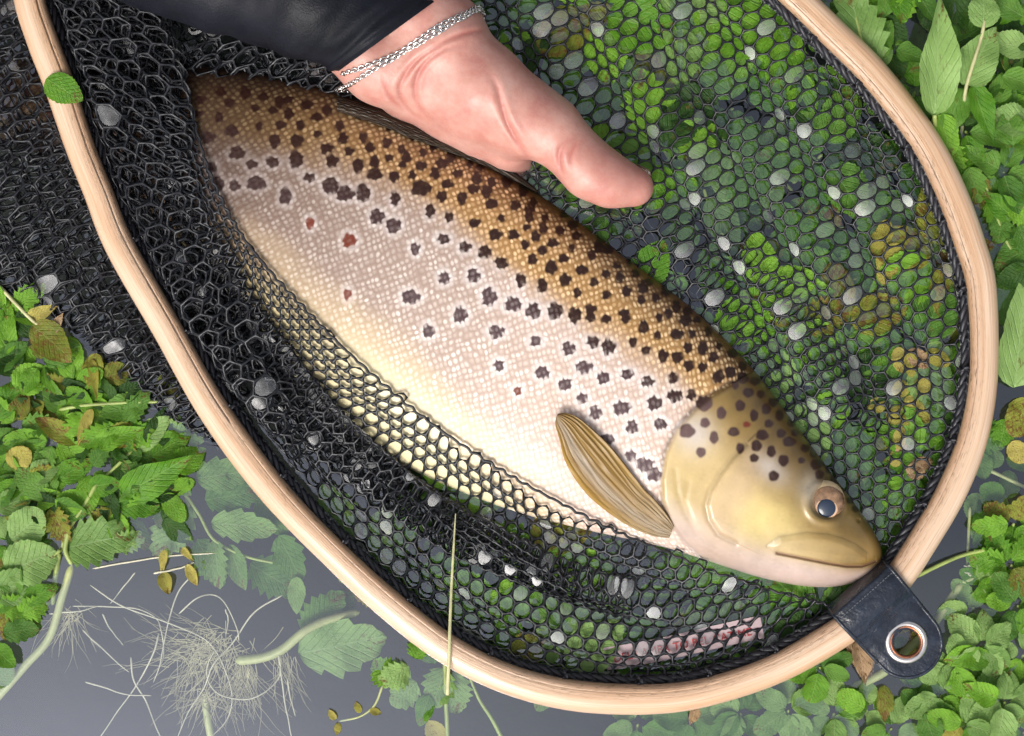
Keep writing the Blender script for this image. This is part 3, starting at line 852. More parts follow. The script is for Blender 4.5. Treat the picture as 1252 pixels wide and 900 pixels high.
# --- netting: hexagonal holes in a thin rubber web, mapped over folded sheets
def hexnet(name, fmap, ub, vb, pitch, keep, wire=1.7, hh=1.6, films=0, film_ok=None, seed=0, label=None):
    R = pitch / math.sqrt(3)
    nj = int((vb[1] - vb[0]) / (pitch * math.sqrt(3) / 2)) + 1
    ni = int((ub[1] - ub[0]) / pitch) + 1
    J, I = np.meshgrid(np.arange(nj), np.arange(ni), indexing='ij')
    cu = (ub[0] + pitch * (I + 0.5 * (J % 2))).ravel(); cv = (vb[0] + pitch * math.sqrt(3) / 2 * J).ravel()
    c3 = fmap(cu, cv)
    k = keep(c3, cu, cv)
    cu, cv, c3 = cu[k], cv[k], c3[k]
    ang = np.radians(30.0 * np.arange(12))
    rr = np.where(np.arange(12) % 2 == 0, pitch / 2, R)
    ou = cu[:, None] + rr * np.cos(ang); ov = cv[:, None] + rr * np.sin(ang)
    key = np.stack([np.round(ou * 8).astype(np.int64).ravel(), np.round(ov * 8).astype(np.int64).ravel()], -1)
    uq, first, inv = np.unique(key, axis=0, return_index=True, return_inverse=True)
    inv = inv.reshape(ou.shape)
    U0, V0 = ou.ravel()[first], ov.ravel()[first]
    # small irregularity of the material itself
    U1 = U0 + 0.9 * vnoise(U0 * 0.11, V0 * 0.11, seed + 1); V1 = V0 + 0.9 * vnoise(U0 * 0.12, V0 * 0.1, seed + 2)
    o3 = fmap(U1, V1)
    e = 2.0
    du = fmap(U1 + e, V1) - fmap(U1 - e, V1); dv_ = fmap(U1, V1 + e) - fmap(U1, V1 - e)
    nn = np.cross(du, dv_); nn /= np.linalg.norm(nn, axis=1)[:, None] + 1e-9
    nn *= np.where(nn[:, 2:3] < 0, -1, 1)
    topo, boto = o3 + nn * hh, o3 - nn * hh
    oc = o3[inv]                                     # cells x 12 x 3
    d = oc - c3[:, None, :]
    ln = np.linalg.norm(d, axis=2)
    wi = np.where(np.arange(12) % 2 == 0, wire, wire * 2.5)
    fr = np.clip(1 - wi[None] / np.maximum(ln, 1e-6), 0.12, 1)
    inn = c3[:, None, :] + d * fr[..., None]
    nO = len(o3); nC = len(c3)
    verts = np.vstack([topo, boto, inn.reshape(-1, 3)])
    t0 = inv; b0 = inv + nO; i0 = 2 * nO + np.arange(nC * 12).reshape(nC, 12)
    n1 = np.roll(np.arange(12), -1)
    fa = np.stack([t0, t0[:, n1], i0[:, n1], i0], -1).reshape(-1, 4)
    fb = np.stack([i0, i0[:, n1], b0[:, n1], b0], -1).reshape(-1, 4)
    me = mesh_from(name, PP(verts), np.vstack([fa, fb]), True)
    o = link(name, me, M['rubber'], net, kind='stuff')
    if label: o['label'] = label
    # water caught in some of the holes
    if films:
        r = np.random.default_rng(seed + 50)
        area = ln.mean(1)
        cand = np.where((area > pitch * 0.40) & (film_ok(c3) if film_ok else True))[0]
        for ci in r.permutation(cand)[:films]:
            ringp = inn[ci]; c = c3[ci]
            n_ = np.cross(ringp[3] - ringp[0], ringp[6] - ringp[0]); n_ /= np.linalg.norm(n_) + 1e-9
            if n_[2] < 0: n_ = -n_
            mid = c + (ringp - c) * 0.55
            vv = np.vstack([ringp, mid + n_ * 0.35, (c + n_ * 0.45)[None]])
            fs = [(q, (q + 1) % 12, 12 + (q + 1) % 12, 12 + q) for q in range(12)] + [(12 + q, 12 + (q + 1) % 12, 24) for q in range(12)]
            wme = mesh_from('water_film', PP(vv), fs, True)
            link('water_film', wme, M['film'], net)
    return o

hoop_poly = hc + hn * 12.0
DORS = catmull([p_[:2] for p_ in D_[3:]], 200)
ax_n = np.array([0.86, -0.51]); ax_t = np.array([0.51, 0.86])

def right_map(layer, z0, amp, lam, ph, warp):
    def fm(u, v):
        # u runs away from the fish's back, v along it
        env = 1 - 0.8 * sm(v, 330, 640)
        pz = u / lam * 2 * math.pi + ph + 0.9 * vnoise(v * 0.008, u * 0.004, layer + 31)
        uu = u + env * warp * np.sin(pz) + 7 * vnoise(u * 0.012, v * 0.012, layer + 41)
        vv = v + 8 * vnoise(u * 0.011, v * 0.011, layer + 61)
        x = 600 + ax_n[0] * uu + ax_t[0] * vv
        y = 190 + ax_n[1] * uu + ax_t[1] * vv
        dd, _ = poly_dist(x, y, DORS[::8])
        dh, _ = poly_dist(x, y, hoop_poly[::6])
        z = z0 + env * amp * np.cos(pz) + 2.0 * vnoise(u * 0.03, v * 0.03, layer + 71)
        z = z - 3 * (1 - sm(dd, 10, 90))
        z = z * sm(dh, 0, 60) + 16 * (1 - sm(dh, 0, 60))
        return np.stack([x, y, z], -1)
    return fm
fish_under = np.vstack([DORS + np.array([-34, 26]), [(1110, 760), (1300, 700), (1300, -200), (250, -200), (240, 60)]])
def keep_right(c3, u, v):
    return in_poly(c3[:, 0], c3[:, 1], hoop_poly) & in_poly(c3[:, 0], c3[:, 1], fish_under) & (c3[:, 1] > -60) & (c3[:, 0] > 150)
hexnet('netting', right_map(1, 9, 5, 74, 0.4, 5.5), (-460, 700), (-520, 760), 19.5, keep_right, 0.98, 0.95, films=95, film_ok=lambda c: c[:, 1] > 10, seed=1, label='open mesh stretched behind the back of the trout')
def keep_right2(c3, u, v):
    dd, _ = poly_dist(c3[:, 0], c3[:, 1], DORS[::8])
    return keep_right(c3, u, v) & (dd < 90 + 60 * vnoise(c3[:, 0] * .01, c3[:, 1] * .01, 5)) & (c3[:, 1] < 520)
hexnet('netting', right_map(2, 2, 4, 60, 2.4, 7.5), (-260, 700), (-420, 760), 18.5, keep_right2, 1.0, 0.95, seed=2, label='second layer of mesh near the back of the trout')

for ly, zz in ((13, 6), (14, 11), (15, 15)):  # extra mesh layers added to darken the open water here
    hexnet('netting', right_map(ly, zz, 4, 44, ly * 1.1, 10), (-460, 300), (-520, 300), 18.0, lambda c, u, v: keep_right(c, u, v) & (c[:, 0] < 470) & (c[:, 1] > -40), 1.5, 1.3, seed=ly, label='mesh layers added to darken the gap between the tail and the sleeve')
# front sheet, from the hoop over the belly to its free fold
I_ = [(62, -30), (84, 45), (112, 130), (146, 225), (182, 308), (224, 387), (270, 457), (325, 532), (385, 610), (450, 680), (520, 742), (600, 792), (690, 825), (780, 836), (860, 827), (930, 804), (985, 779), (1028, 755)]
E_ = [(196, -30), (213, 45), (236, 140), (256, 210), (286, 272), (326, 327), (376, 381), (431, 436), (490, 488), (550, 534), (610, 573), (670, 607), (735, 641), (800, 669), (870, 698), (940, 721), (990, 734), (1034, 744)]
Ic = catmull_raw(I_, 30); Ec = catmull_raw(E_, 30)
mid = (Ic + Ec) / 2
fl = np.concatenate([[0], np.cumsum(np.linalg.norm(np.diff(mid, axis=0), axis=1))])
FLEN = fl[-1]
sgrid = fl / FLEN
gap = np.linalg.norm(Ec - Ic, axis=1)
def curve_at(C, a):
    return np.stack([np.interp(a, fl, C[:, 0]), np.interp(a, fl, C[:, 1])], -1)
def bunch_edge(s): return np.interp(s, [0, 0.12, 0.22, 0.30, 0.40, 0.50, 0.6], [1.0, 0.95, 0.78, 0.64, 0.46, 0.36, 0.3])
def front_map(layer, ratio_l, ratio_r, kf, amp, ph, zoff, over, zamp):
    def fm(a, bm):
        s = a / FLEN
        g = np.interp(a, fl, gap)
        left = 1 - sm(s, 0.34, 0.56)
        ratio = ratio_l * left + ratio_r * (1 - left)
        fr = bm / (ratio * g + 1e-6)
        be = bunch_edge(s)
        lf = 1 - sm(fr, be - 0.10, be + 0.10) * sm(s, 0.06, 0.14)
        env = (left * lf + 0.22 * (1 - left))
        arg = 2 * math.pi * kf * fr + ph + 1.2 * vnoise(a * 0.006, fr * 2, layer + 90)
        q = fr + env * amp * (np.sin(arg) - math.sin(ph) * (1 - fr)) * sm(fr, 0, 0.15)
        a2 = a + 9 * vnoise(a * 0.02, bm * 0.02, layer + 95) * (0.3 + left)
        Ip, Ep = curve_at(Ic, a2), curve_at(Ec, a2)
        p = Ip + (Ep - Ip) * q[:, None] + (1.5 + 4.5 * env)[:, None] * np.stack([vnoise(a * .055, bm * .05, layer + 97), vnoise(a * .05, bm * .055, layer + 98)], -1)
        z = 14 * (1 - fr) + 6 * fr + zoff - 12 * np.sin(np.clip(fr, 0, 1) * math.pi) * (1 - left) + env * zamp * np.cos(arg) + 8 * left * fr
        if over:
            z = np.maximum(z, fish_h(p[:, 0], p[:, 1]) + 5 + 3 * env * (1 + np.cos(arg)))
        return np.stack([p[:, 0], p[:, 1], z], -1)
    return fm
def keep_front(lo, hi, mx, ratio_l, ratio_r, jit=0):
    def kf_(c3, a, bm):
        s = a / FLEN
        g = np.interp(a, fl, gap)
        left = 1 - sm(s, 0.34, 0.56)
        ratio = ratio_l * left + ratio_r * (1 - left)
        fr = bm / (ratio * g + 1e-6)
        return (s > lo) & (s < hi) & (fr > 0) & (fr < (mx if mx > 0.9 else np.minimum(bunch_edge(s) + (mx - 0.66), 0.95)))
    return kf_
hexnet('netting', front_map(3, 2.1, 1.12, 3.0, 0.10, 0.3, 6, True, 12), (0, FLEN), (0, 420), 19.5, keep_front(0.0, 1.0, 0.985, 2.1, 1.12), 1.35, 1.25, films=70, seed=3,
       film_ok=lambda c: c[:, 2] < 40, label='mesh sheet drawn over the belly of the trout')
hexnet('netting', front_map(4, 2.4, 1.0, 4.0, 0.09, 1.9, 20, True, 12), (0, FLEN), (0, 420), 21.5, keep_front(0.0, 0.46, 0.70, 2.4, 1.0), 1.3, 1.2, seed=4, films=3, label='bunched folds of mesh along the hoop')
hexnet('netting', front_map(6, 2.2, 1.0, 3.0, 0.11, 4.1, 30, True, 10), (0, FLEN), (0, 420), 23.5, keep_front(0.0, 0.44, 0.62, 2.2, 1.0), 1.35, 1.2, seed=6, films=3, label='uppermost bunched folds of mesh along the hoop')
hexnet('netting', front_map(5, 2.2, 1.35, 3.0, 0.08, 2.6, -16, False, 7), (0, FLEN), (0, 420), 18.5, keep_front(0.0, 1.0, 1.10, 2.2, 1.35), 1.2, 1.1, seed=5, films=10, label='lower layer of mesh hanging under the trout')
hexnet('netting', front_map(11, 2.6, 1.0, 5.0, 0.08, 0.9, 14, True, 9), (0, FLEN), (0, 420), 18.5, keep_front(0.0, 0.47, 0.66, 2.6, 1.0), 1.25, 1.2, seed=16, films=3, label='tightly bunched inner folds of mesh along the hoop')
def band_map(layer, q0, wq, per, zo):
    def fm(a, b):
        a2 = a + 6 * vnoise(a * 0.03, b * 0.04, layer + 195)
        Ip, Ep = curve_at(Ic, a2), curve_at(Ec, a2)
        g = np.interp(a, fl, gap)
        arg = b / per * 2 * math.pi + 1.3 * vnoise(a * 0.012, b * 0.01, layer + 190)
        q = np.interp(a / FLEN, [0.26, 0.34, 0.42, 0.52, 0.65, 0.8], [0.56, 0.47, 0.43, 0.46, 0.52, 0.56]) + (q0 - 0.6) + (wq / np.maximum(g, 30)) * (np.sin(arg) + 0.35 * np.sin(2.3 * arg + a * 0.01)) + 0.03 * vnoise(a * 0.01, 0 * a, layer + 191)
        p = Ip + (Ep - Ip) * q[:, None] + 2.5 * np.stack([vnoise(a * .06, b * .06, layer + 197), vnoise(a * .06, b * .06, layer + 198)], -1)
        z = 12 + zo + 6 * np.cos(arg)
        z = np.maximum(z, fish_h(p[:, 0], p[:, 1]) + 7 + zo * 0.4 + 4 * (1 + np.cos(arg)))
        return np.stack([p[:, 0], p[:, 1], z], -1)
    return fm
for ly, q0_, wq_, zo_, s0_, s1_ in ((21, 0.62, 22, 0, 0.26, 0.80), (22, 0.58, 18, 5, 0.30, 0.74), (23, 0.68, 14, 9, 0.34, 0.70)):
    hexnet('netting', band_map(ly, q0_, wq_, 92, zo_), (FLEN * s0_, FLEN * s1_), (0, 80), 17.5, lambda c, u, v: u > 0, 1.25, 1.2, films=16, seed=ly, label='dense dark fold of mesh along the belly of the trout')
# thin strand along the free fold
ez_ = np.maximum(fish_h(Ec[:, 0], Ec[:, 1]) + 5, 8)
ez_ = np.convolve(np.pad(ez_, 12, 'edge'), np.ones(25) / 25, 'valid') + 2
aa = np.arange(len(Ec))
edge_path = np.stack([Ec[:, 0] + 1.3 * np.sin(aa * 0.9), Ec[:, 1] + 1.3 * np.cos(aa * 0.8), ez_], -1)
v_, f_ = tube(PP(edge_path), 1.7 * S, 6)
link('fold_strand', mesh_from('fold_strand', v_, f_), M['rubber'], net)

# bag of the net bulging out beyond the hoop, over the tail
LB = [(-40, -40), (66, -40), (104, 90), (150, 220), (205, 330), (262, 425), (300, 500), (268, 548), (205, 512), (146, 462), (92, 410), (44, 372), (-40, 336)]
LBX = LB[7:] + [(-400, 300), (-400, -400), (900, -400), (900, 700)]
LBW = [(-40, -40), (66, -40), (104, 90), (150, 220), (205, 330), (262, 425), (300, 500), (290, 560), (200, 530), (132, 472), (84, 425), (40, 388), (-40, 354)]
def nearest(x, y, pl):
    pl = np.asarray(pl, float)
    best = np.full(x.shape, 1e9); qx = np.zeros(x.shape); qy = np.zeros(x.shape)
    for (ax, ay), (bx, by) in zip(pl[:-1], pl[1:]):
        dx, dy = bx - ax, by - ay
        t = np.clip(((x - ax) * dx + (y - ay) * dy) / (dx * dx + dy * dy), 0, 1)
        px_, py_ = ax + t * dx, ay + t * dy
        d_ = np.hypot(x - px_, y - py_)
        m_ = d_ < best
        best = np.where(m_, d_, best); qx = np.where(m_, px_, qx); qy = np.where(m_, py_, qy)
    return best, qx, qy
def left_map(layer, z0, amp, lam, ph, warp):
    nx = np.array([0.87, -0.5]); tx = np.array([0.5, 0.87])
    def fm(u, v):
        pz = u / lam * 2 * math.pi + ph + 1.1 * vnoise(v * 0.009, u * 0.004, layer + 131)
        uu = u + warp * np.sin(pz) + 7 * vnoise(u * 0.015, v * 0.015, layer + 141) + 4.5 * vnoise(u * 0.06, v * 0.05, layer + 142)
        vv = v + 8 * vnoise(u * 0.013, v * 0.013, layer + 161) + 4.5 * vnoise(u * 0.05, v * 0.06, layer + 162)
        x = 100 + nx[0] * uu + tx[0] * vv; y = 260 + nx[1] * uu + tx[1] * vv
        ins = in_poly(x, y, LBX)
        edge, qx, qy = nearest(x, y, LB[7:])
        z = z0 + amp * np.cos(pz) * sm(edge, 0, 25) - (0.6 * z0 + 3) * (1 - sm(edge, 0, 50))
        fx, fy = qx + (qx - x) * 0.9, qy + (qy - y) * 0.9
        z = np.where(ins, z, -1.5 - 0.12 * edge)
        x = np.where(ins, x, fx); y = np.where(ins, y, fy)
        dh, _ = poly_dist(x, y, hc[::6])
        z = np.minimum(z, 7 + 0.3 * dh)
        return np.stack([x, y, z], -1)
    return fm
def keep_left(c3, u, v): return in_poly(100 + 0.87 * u + 0.5 * v, 260 - 0.5 * u + 0.87 * v, LBW) & (c3[:, 0] > -40)
hexnet('netting', left_map(7, 24, 7, 56, 0.7, 10), (-360, 260), (-440, 460), 20.5, keep_left, 1.25, 1.2, films=14, film_ok=lambda c: c[:, 2] > 2, seed=7, label='bag of mesh bulging out past the hoop over the tail')
hexnet('netting', left_map(8, 16, 6, 46, 2.2, 9), (-360, 260), (-440, 460), 19.0, keep_left, 1.25, 1.2, seed=8, label='second layer of the bulging mesh bag')
hexnet('netting', left_map(9, 9, 5, 50, 4.0, 9), (-360, 260), (-440, 460), 18.0, keep_left, 1.25, 1.2, seed=9, label='third layer of the bulging mesh bag')
hexnet('netting', left_map(10, 4, 3, 40, 5.2, 8), (-360, 260), (-440, 460), 17.0, lambda c, u, v: keep_left(c, u, v) & (poly_dist(c[:, 0], c[:, 1], [(0, 260), (120, 370), (270, 530)])[0] < 110), 1.3, 1.2, seed=10, label='lowest layer of the bulging mesh bag')
lbp = np.array(LB[7:]); lbp = catmull(lbp, 160)
v_, f_ = tube(PP(np.stack([lbp[:, 0] + 2 * np.sin(np.arange(160) * .7), lbp[:, 1] + 2 * np.cos(np.arange(160) * .6), 0 * lbp[:, 0] - 8], -1)), 2.2 * S, 6)
link('fold_strand', mesh_from('fold_strand', v_, f_), M['rubber'], net)

# rim binding: twisted cords along the inside of the hoop
parts = []
sel = np.arange(NH)
off = HIN + hn * 3.5
for k in range(4):
    a = hl / 9.0 + k * math.pi / 2
    r_ = 3.6 + 1.0 * np.sin(hl / 37.0 + k)
    pth = np.stack([off[:, 0] + hn[:, 0] * r_ * np.cos(a), off[:, 1] + hn[:, 1] * r_ * np.cos(a), 17 + 1.2 * r_ * np.sin(a)], -1)
    parts.append(tube(PP(pth), 3.4 * S, 6, closed=True))
v_, f_ = join(parts)
link('rim_binding', mesh_from('rim_binding', v_, f_), M['cord'], net)
# gathered collar of mesh just inside the binding
def collar_map(a, b):
    x = np.interp(a, hl, HIN[:, 0]) + np.interp(a, hl, hn[:, 0]) * (2 + b * 0.55)
    y = np.interp(a, hl, HIN[:, 1]) + np.interp(a, hl, hn[:, 1]) * (2 + b * 0.55)
    z = 22 - 0.5 * b + 2.5 * np.sin(a * 0.11) + 2 * np.cos(b * 0.5)
    return np.stack([x, y, z], -1)
hexnet('netting', collar_map, (hl[60] * 0, hl[-1]), (1, 16), 11.0, lambda c, u, v: (c[:, 1] > -30), 1.7, 1.5, seed=12, label='narrow gathered collar of mesh along the rim')
# ties that lash the binding to the wood
tie_spots = [(1054, 100), (1113, 180), (1160, 270), (1182, 355), (1185, 452), (1168, 540), (1134, 622), (951, 797), (866, 826), (785, 838), (690, 831), (596, 800), (500, 735), (420, 662), (350, 575), (290, 492), (232, 402), (170, 290), (999, 41)]
tie_me = None
for k, (x, y) in enumerate(tie_spots):
    q = int(np.argmin(np.hypot(HIN[:, 0] - x, HIN[:, 1] - y)))
    if tie_me is None:
        th = np.linspace(0, 2 * math.pi, 60, endpoint=False)
        kp = np.stack([7.5 * np.cos(th), 2.2 * np.sin(3 * th), 5.5 * np.sin(th)], -1) * S
        tv, tf = tube(kp, 1.7 * S, 6, closed=True)
        th = np.linspace(0, 1, 14)
        tv2, tf2 = tube(np.stack([4.0 * np.sin(th * 6.28), 4.5 * (th - .5), 6.5 + 1.5 * np.cos(th * 6.28)], -1) * S, 1.9 * S, 6)
        tie_me = mesh_from('tie_knot', *join([(tv, tf), (tv2, tf2)]))
        tie_me.materials.append(M['cord'])
    o = bpy.data.objects.new('tie_knot', tie_me); COL.objects.link(o); o.parent = net
    o.location = Vector(P(HIN[q, 0] + hn[q, 0] * 3, HIN[q, 1] + hn[q, 1] * 3, 24)) - net.location
    o.rotation_euler = (0, 0, math.atan2(-hn[q, 1], hn[q, 0]))

# strap over the hoop with an eyelet
SO = np.array([1064, 735.0]); s_dir = np.array([0.66, 0.75]); s_dir /= np.linalg.norm(s_dir); w_dir = np.array([s_dir[1], -s_dir[0]])
sp_s = np.array([-34, -27, -23, -16, 0, 12, 20, 26, 34, 50, 70, 98])
sp_z = np.array([8, 26, 38, 48, 50.5, 49.5, 45.5, 38, 31, 26, 23, 20])
EYEC_S = 68.0
R_end = 42.0
ns_, nw_ = 70, 40
ss = np.linspace(-30, EYEC_S + R_end, ns_)
def half_w(s):
    if s < EYEC_S: return 45 - 3 * max(0, s) / EYEC_S
    return math.sqrt(max(0, R_end ** 2 - (s - EYEC_S) ** 2))
tv = []
hole_r = 17.0
for s_ in ss:
    hw = half_w(s_)
    for k in range(nw_):
        q = -1 + 2 * k / (nw_ - 1)
        tv.append((s_, q * hw))
tv = np.array(tv)
# push points out of the eyelet hole
d = np.stack([tv[:, 0] - EYEC_S, tv[:, 1]], -1); r_ = np.hypot(d[:, 0], d[:, 1])
hole = r_ < hole_r
def strap_xyz(st, dz=0.0):
    s_, w_ = st[:, 0], st[:, 1]
    z = np.interp(s_, np.linspace(-30, 98, 200), np.interp(np.linspace(-30, 98, 200), sp_s, sp_z))
    z = z + 1.2 * np.sin(w_ * 0.07 + 1) * np.exp(-((s_ - 16) / 10) ** 2) - 1.5 * np.exp(-((s_ - 22 - 0.15 * w_) / 3.5) ** 2) - 1.0 * np.exp(-((s_ - 40 + 0.1 * w_) / 3) ** 2) - 2.0 * sm(np.abs(w_), 30, 46)
    x = SO[0] + s_dir[0] * s_ + w_dir[0] * w_; y = SO[1] + s_dir[1] * s_ + w_dir[1] * w_
    return np.stack([x, y, z + dz], -1)
topv = strap_xyz(tv); botv = strap_xyz(tv, -4.0)
fq = []
for a in range(ns_ - 1):
    for k in range(nw_ - 1):
        c4 = [a * nw_ + k, a * nw_ + k + 1, (a + 1) * nw_ + k + 1, (a + 1) * nw_ + k]
        if all(hole[c4]): continue
        fq.append(c4)
fq = np.array(fq); n0 = len(tv)
rim = []
for a in range(ns_ - 1):
    rim += [(a * nw_, (a + 1) * nw_, n0 + (a + 1) * nw_, n0 + a * nw_), (a * nw_ + nw_ - 1, n0 + a * nw_ + nw_ - 1, n0 + (a + 1) * nw_ + nw_ - 1, (a + 1) * nw_ + nw_ - 1)]
M['strap'] = mat_simple('navy_vinyl', (0.013, 0.018, 0.030), 0.27, 0.0, 0.5, nscale=110, namp=0.5, bumpd=0.0022)
strap = link('strap', mesh_from('strap', PP(np.vstack([topv, botv])), np.vstack([fq, fq[:, ::-1] + n0, np.array(rim)]), True), M['strap'], net)
# rolled edge
edge = []
for s_ in np.linspace(-24, EYEC_S, 30): edge.append((s_, half_w(s_)))
for a in np.linspace(math.pi / 2, -math.pi / 2, 30)[1:]: edge.append((EYEC_S + R_end * math.cos(a), R_end * math.sin(a)))
for s_ in np.linspace(EYEC_S, -24, 30)[1:]: edge.append((s_, -half_w(s_)))
v_, f_ = tube(PP(strap_xyz(np.array(edge), -1.6)), 2.6 * S, 8)
link('strap_edge', mesh_from('strap_edge', v_, f_), M['strap'], strap)
# stitches
M['thread'] = mat_simple('grey_thread', (0.09, 0.10, 0.12), 0.6)
st_parts = []
for w_ in np.arange(-40, 41, 4.2):
    st = np.array([(-8.5 + 0.3 * math.sin(w_), w_), (-8.5, w_ + 2.6)])
    st_parts.append(tube(PP(strap_xyz(st, 0.5)), 0.75 * S, 5))
link('stitching', mesh_from('stitching', *join(st_parts)), M['thread'], strap)
# eyelet
def ring_mesh(name, s0, w0, prof_rz, mat, parent, n=56):
    vs = []
    base = strap_xyz(np.array([[s0, w0]]))[0]
    for a in np.linspace(0, 2 * math.pi, n, endpoint=False):
        for r_, z_ in prof_rz:
            vs.append((base[0] + r_ * math.cos(a), base[1] + r_ * math.sin(a), base[2] + z_))
    k = len(prof_rz)
    fs = [(a * k + b_, ((a + 1) % n) * k + b_, ((a + 1) % n) * k + (b_ + 1) % k, a * k + (b_ + 1) % k) for a in range(n) for b_ in range(k)]
    return link(name, mesh_from(name, PP(np.array(vs)), np.array(fs), True), mat, parent)
ring_mesh('eyelet', EYEC_S - 1, 0, [(26.5, 0.2), (26.2, 2.2), (24, 4.0), (21.5, 4.4), (19.8, 3.4), (19.6, 0.2)], M['nickel'], strap)
ring_mesh('eyelet_collar', EYEC_S - 1, 0, [(19.9, 2.6), (18.6, 3.0), (17.2, 1.2), (16.2, -2.0), (16.0, -6.0), (18.8, -6.0)], M['rust'], strap)

# label sewn inside the net
TA, TB = np.array([740, 806.0]), np.array([932, 768.0])
td = (TB - TA) / np.linalg.norm(TB - TA); tn = np.array([td[1], -td[0]]); TL = np.linalg.norm(TB - TA)
nu_, nv_ = 48, 8
tv = []
for a in range(nu_):
    for b_ in range(nv_):
        u, q = a / (nu_ - 1), b_ / (nv_ - 1) - 0.5
        p = TA + td * TL * u + tn * (28 * q) + np.array([0, 1.5 * math.sin(u * 5)])
        tv.append((p[0], p[1], 2.0 + 0.6 * math.sin(u * 9)))
tv = np.array(tv)
fq = np.array([(a * nv_ + b_, a * nv_ + b_ + 1, (a + 1) * nv_ + b_ + 1, (a + 1) * nv_ + b_) for a in range(nu_ - 1) for b_ in range(nv_ - 1)])
bt = tv.copy(); bt[:, 2] -= 0.9
tag = link('label_tag', mesh_from('label_tag', PP(np.vstack([tv, bt])), np.vstack([fq[:, ::-1], fq + len(tv)])), M['tag'], net)
fc = bpy.data.curves.new('lettering', 'FONT'); fc.body = 'DEL LAMBR TO REL CAT ME'; fc.size = 13.5 * S; fc.align_x = 'CENTER'; fc.align_y = 'CENTER'; fc.extrude = 0.15 * S
fc.space_character = 1.02
fc.materials.append(M['red'])
lt0 = bpy.data.objects.new('lettering_source', fc); COL.objects.link(lt0)
dg = bpy.context.evaluated_depsgraph_get()
lme = bpy.data.meshes.new_from_object(lt0.evaluated_get(dg)); lme.materials.clear(); lme.materials.append(M['red'])
bpy.data.objects.remove(lt0)
lt = bpy.data.objects.new('lettering', lme); COL.objects.link(lt); lt.parent = tag
pc = TA + td * TL * 0.49 - tn * 2
lt.location = Vector(P(pc[0], pc[1], 3.4)) 
lt.rotation_euler = (0, 0, math.atan2(-td[1], td[0]))

# ------------------------------------------------------------------ hand and sleeve
def capsule_field(G, chains, k=10.0):
    acc = np.zeros(G.shape[:-1])
    for ch in chains:
        for (a, b_) in zip(ch[:-1], ch[1:]):
            A = np.array(a[:3], float); B = np.array(b_[:3], float); ra, rb = a[3], b_[3]
            ab = B - A
            pad = max(ra, rb) + 9 * k
            sl = tuple(slice(*np.searchsorted(ax_, [min(A[q], B[q]) - pad, max(A[q], B[q]) + pad])) for q, ax_ in enumerate((G[:, 0, 0, 0], G[0, :, 0, 1], G[0, 0, :, 2])))
            g = G[sl]
            t = np.clip(((g - A) @ ab) / (ab @ ab), 0, 1)
            d_ = np.linalg.norm(g - A - t[..., None] * ab, axis=-1) - (ra + (rb - ra) * t)
            acc[sl] += np.exp(-np.clip(d_, -80, 400) / k)
    return -k * np.log(acc + 1e-30)

def surface_nets(F, org, h):
    s = F < 0
    nx, ny, nz = F.shape
    c = np.zeros((nx - 1, ny - 1, nz - 1), int)
    for dx in (0, 1):
        for dy in (0, 1):
            for dz in (0, 1):
                c += s[dx:nx - 1 + dx, dy:ny - 1 + dy, dz:nz - 1 + dz]
    act = (c > 0) & (c < 8)
    idx = -np.ones(act.shape, int); cells = np.argwhere(act); idx[act] = np.arange(len(cells))
    acc = np.zeros((len(cells), 3)); cnt = np.zeros(len(cells))
    corners = [(x, y, z) for x in (0, 1) for y in (0, 1) for z in (0, 1)]
    for ca_ in corners:
        for ax in range(3):
            if ca_[ax]: continue
            cb = list(ca_); cb[ax] = 1
            fa = F[cells[:, 0] + ca_[0], cells[:, 1] + ca_[1], cells[:, 2] + ca_[2]]
            fb = F[cells[:, 0] + cb[0], cells[:, 1] + cb[1], cells[:, 2] + cb[2]]
            m = (fa < 0) != (fb < 0)
            t = fa / (fa - fb + 1e-12)
            p = np.array(ca_, float)[None].repeat(len(cells), 0); p[:, ax] = t
            acc[m] += p[m]; cnt[m] += 1
    V = org + h * (cells + acc / cnt[:, None])
    fs = []
    for ax in range(3):
        o1, o2 = [(1, 2), (2, 0), (0, 1)][ax]
        sl_a = [slice(None)] * 3; sl_b = [slice(None)] * 3
        sl_a[ax] = slice(0, -1); sl_b[ax] = slice(1, None)
        ch = s[tuple(sl_a)] != s[tuple(sl_b)]
        e = np.argwhere(ch)
        e = e[(e[:, o1] > 0) & (e[:, o2] > 0) & (e[:, o1] < F.shape[o1] - 1) & (e[:, o2] < F.shape[o2] - 1)]
        flip = s[tuple(e.T)]
        def at(d1, d2):
            q = e.copy(); q[:, o1] += d1; q[:, o2] += d2
            return idx[tuple(q.T)]
        q = np.stack([at(-1, -1), at(0, -1), at(0, 0), at(-1, 0)], -1)
        q[~flip] = q[~flip][:, ::-1]
        fs.append(q)
    return V, np.vstack(fs)

